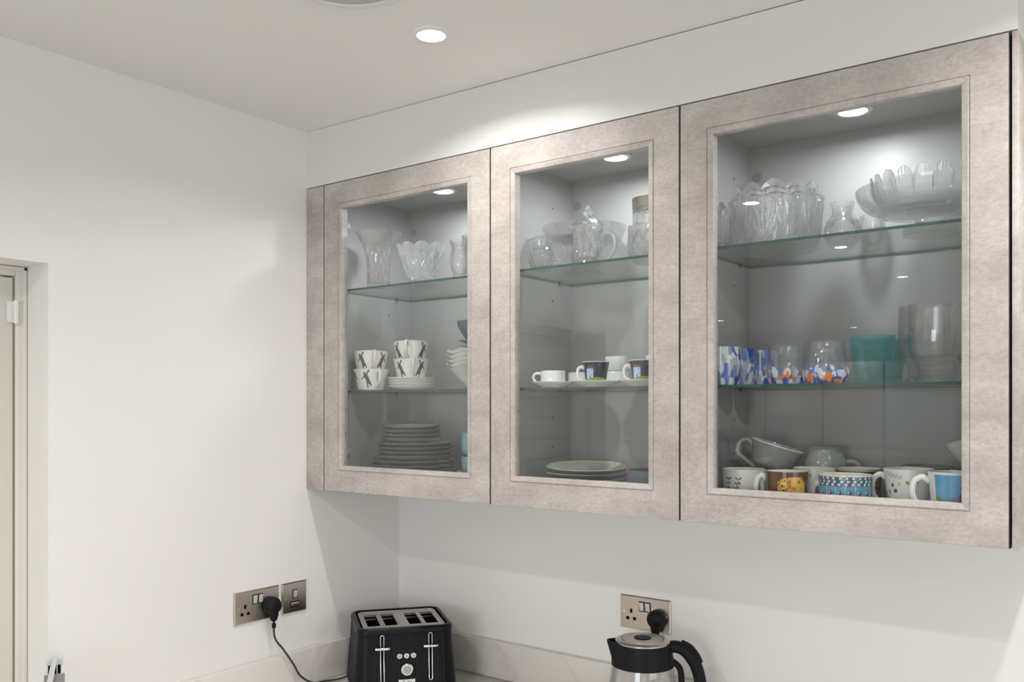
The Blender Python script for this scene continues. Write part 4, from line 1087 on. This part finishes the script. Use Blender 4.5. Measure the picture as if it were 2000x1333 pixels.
# second layer
t = thing('grey_mug', 'large sage grey mug lying tilted on top of the other mugs', 'mug', (-.7040, 1.878, BOT + .0850), face_cam(-.70, 1.88), None, (0, R(17)))
vessel('body', smoothpts([(.033, 0), (.038, .002), (.044, .010), (.0500, .030), (.0580, .052)], 5), .0035, M['grey_stone'], t, 72, 0, .005, smooth=60)
v, f_ = lathe_raw([(.0545, .0515), (.0553, .0532), (.0575, .0532), (.0584, .0515), (.0578, .0505)], 72); mesh_obj('rim', v, f_, M['white'], t, 60)
handle_c(.026, -.008, .044, .036, -1, .0036, 1.3, r0b=.054).build('handle', M['grey_stone'], t)
t = place('belly_mug', 'belly-shaped sage grey mug standing on the mugs below, centre of the right cabinet', 'mug', -.5970, 1.914, BOT + .0785)
vessel('body', smoothpts([(.034, 0), (.040, .003), (.0445, .012), (.0430, .024), (.0360, .040), (.0345, .048), (.0365, .052)], 5), .0032, M['grey_stone'], t, 72, 0, .004, smooth=60)
handle_c(.026, -.004, .022, .040, 1, .0045, 1.2, r0b=.041).build('handle', M['grey_stone'], t)
TEAL = plain('teal_china_glaze', (0.10, 0.27, 0.27), 0.2, coat=0.3)
t = place('teal_cup', 'teal china cup at the right edge, under the tilted teal and white mug', 'cup', -.3000, 1.860, BOT)
vessel('body', smoothpts([(.030, 0), (.034, .004), (.040, .04), (.0425, .099)], 4), .003, TEAL, t, 64, 0, .004, smooth=60)
def teal_white(th, z, r):
    a = th * .035
    if a < -.012 + z * .12: return (.62, .64, .62, 1)
    if noise.noise(Vector((a * 220, z * 220, 2))) > .42: return (.02, .03, .035, 1)
    return (.22, .38, .38, 1)
t = thing('tilted_mug', 'teal and white cone-shaped mug leaning above the teal cup at the right edge', 'mug', (-.2960, 1.862, BOT + .1010), face_cam(-.29, 1.86), None, (0, R(-14)))
vessel('body', smoothpts([(.020, 0), (.023, .003), (.034, .028), (.0460, .058)], 4), .003, M['china'], t, 200, 60, .004, colfn=teal_white, incol=WH)

# ---------------------------------------------------------------- behind the camera: what the panes mirror
for k, (z_, lab) in enumerate(((CZ - .262, 'dark wooden wall shelf holding the potted plant, on the left wall behind the camera'), (CZ + .20, 'upper dark wooden wall shelf on the left wall behind the camera'))):
    tag(G().box(XL + .0005, XL + .34, -1.08, -.40, z_ - .03, z_, .002).build('wall_shelf', M['dark_shelf']), lab, 'shelf')
t = thing('potted_plant', 'bushy green plant in a white pot on the dark wall shelf behind the camera', 'plant', (-1.70, -.66, CZ - .262 + .0005))
vessel('pot', smoothpts([(.036, 0), (.038, .003), (.044, .04), (.049, .085)], 4), .004, M['pot'], t, 48, 0, .01, smooth=60)
v, f_ = lathe_raw([(0, .070), (.0435, .070), (.0435, .076), (0, .078)], 32); mesh_obj('soil', v, f_, M['soil'], t, 40)
rd = random.Random(5); vs = []; fs = []
for k in range(420):
    th = rd.uniform(0, 2 * PI); ph = math.acos(rd.uniform(-.1, 1)); rr = rd.uniform(.5, 1) * .085
    c = Vector((rr * math.sin(ph) * math.cos(th), rr * math.sin(ph) * math.sin(th), .095 + rr * math.cos(ph) * .75))
    d = Vector((rd.uniform(-1, 1), rd.uniform(-1, 1), rd.uniform(-.3, 1))).normalized(); s_ = d.cross(Vector((0, 0, 1))).normalized() * .006
    n = len(vs); L_ = rd.uniform(.015, .028)
    vs += [c, c + d * L_ * .5 + s_, c + d * L_, c + d * L_ * .5 - s_]; fs.append((n, n + 1, n + 2, n + 3))
me_leaf = mesh_obj('foliage', vs, fs, M['leaf'], t, None)
g = G()
for k in range(14):
    a = k * 2.4; g.tube([(.01 * math.cos(a), .01 * math.sin(a), .074), (.03 * math.cos(a), .03 * math.sin(a), .11), (.055 * math.cos(a), .055 * math.sin(a), .14)], .0012, 5)
g.build('stem', M['leaf'], t)
# tall units at the far end of the room
for k in range(4):
    t = thing('tall_cabinet', 'tall taupe cabinet against the rear wall, %s' % ['first from its left end', 'second from its left end', 'third from its left end', 'last of its row'][k], 'cabinet', (-3.9 + .62 * k, -6.38, .001), 0, 'tall cabinets at the rear')
    G().box(-.3, .3, -.3, .28, 0, 2.15, .002).build('body', M['cabinet_grey'], t)
    d = G().box(-.298, .298, .281, .30, .1, 2.148, .002).build('door', M['cabinet_grey'], t)
    G().tube([(.25, .33, 1.0), (.25, .33, 1.25)], .006, 8).build('handle', M['satin'], d)
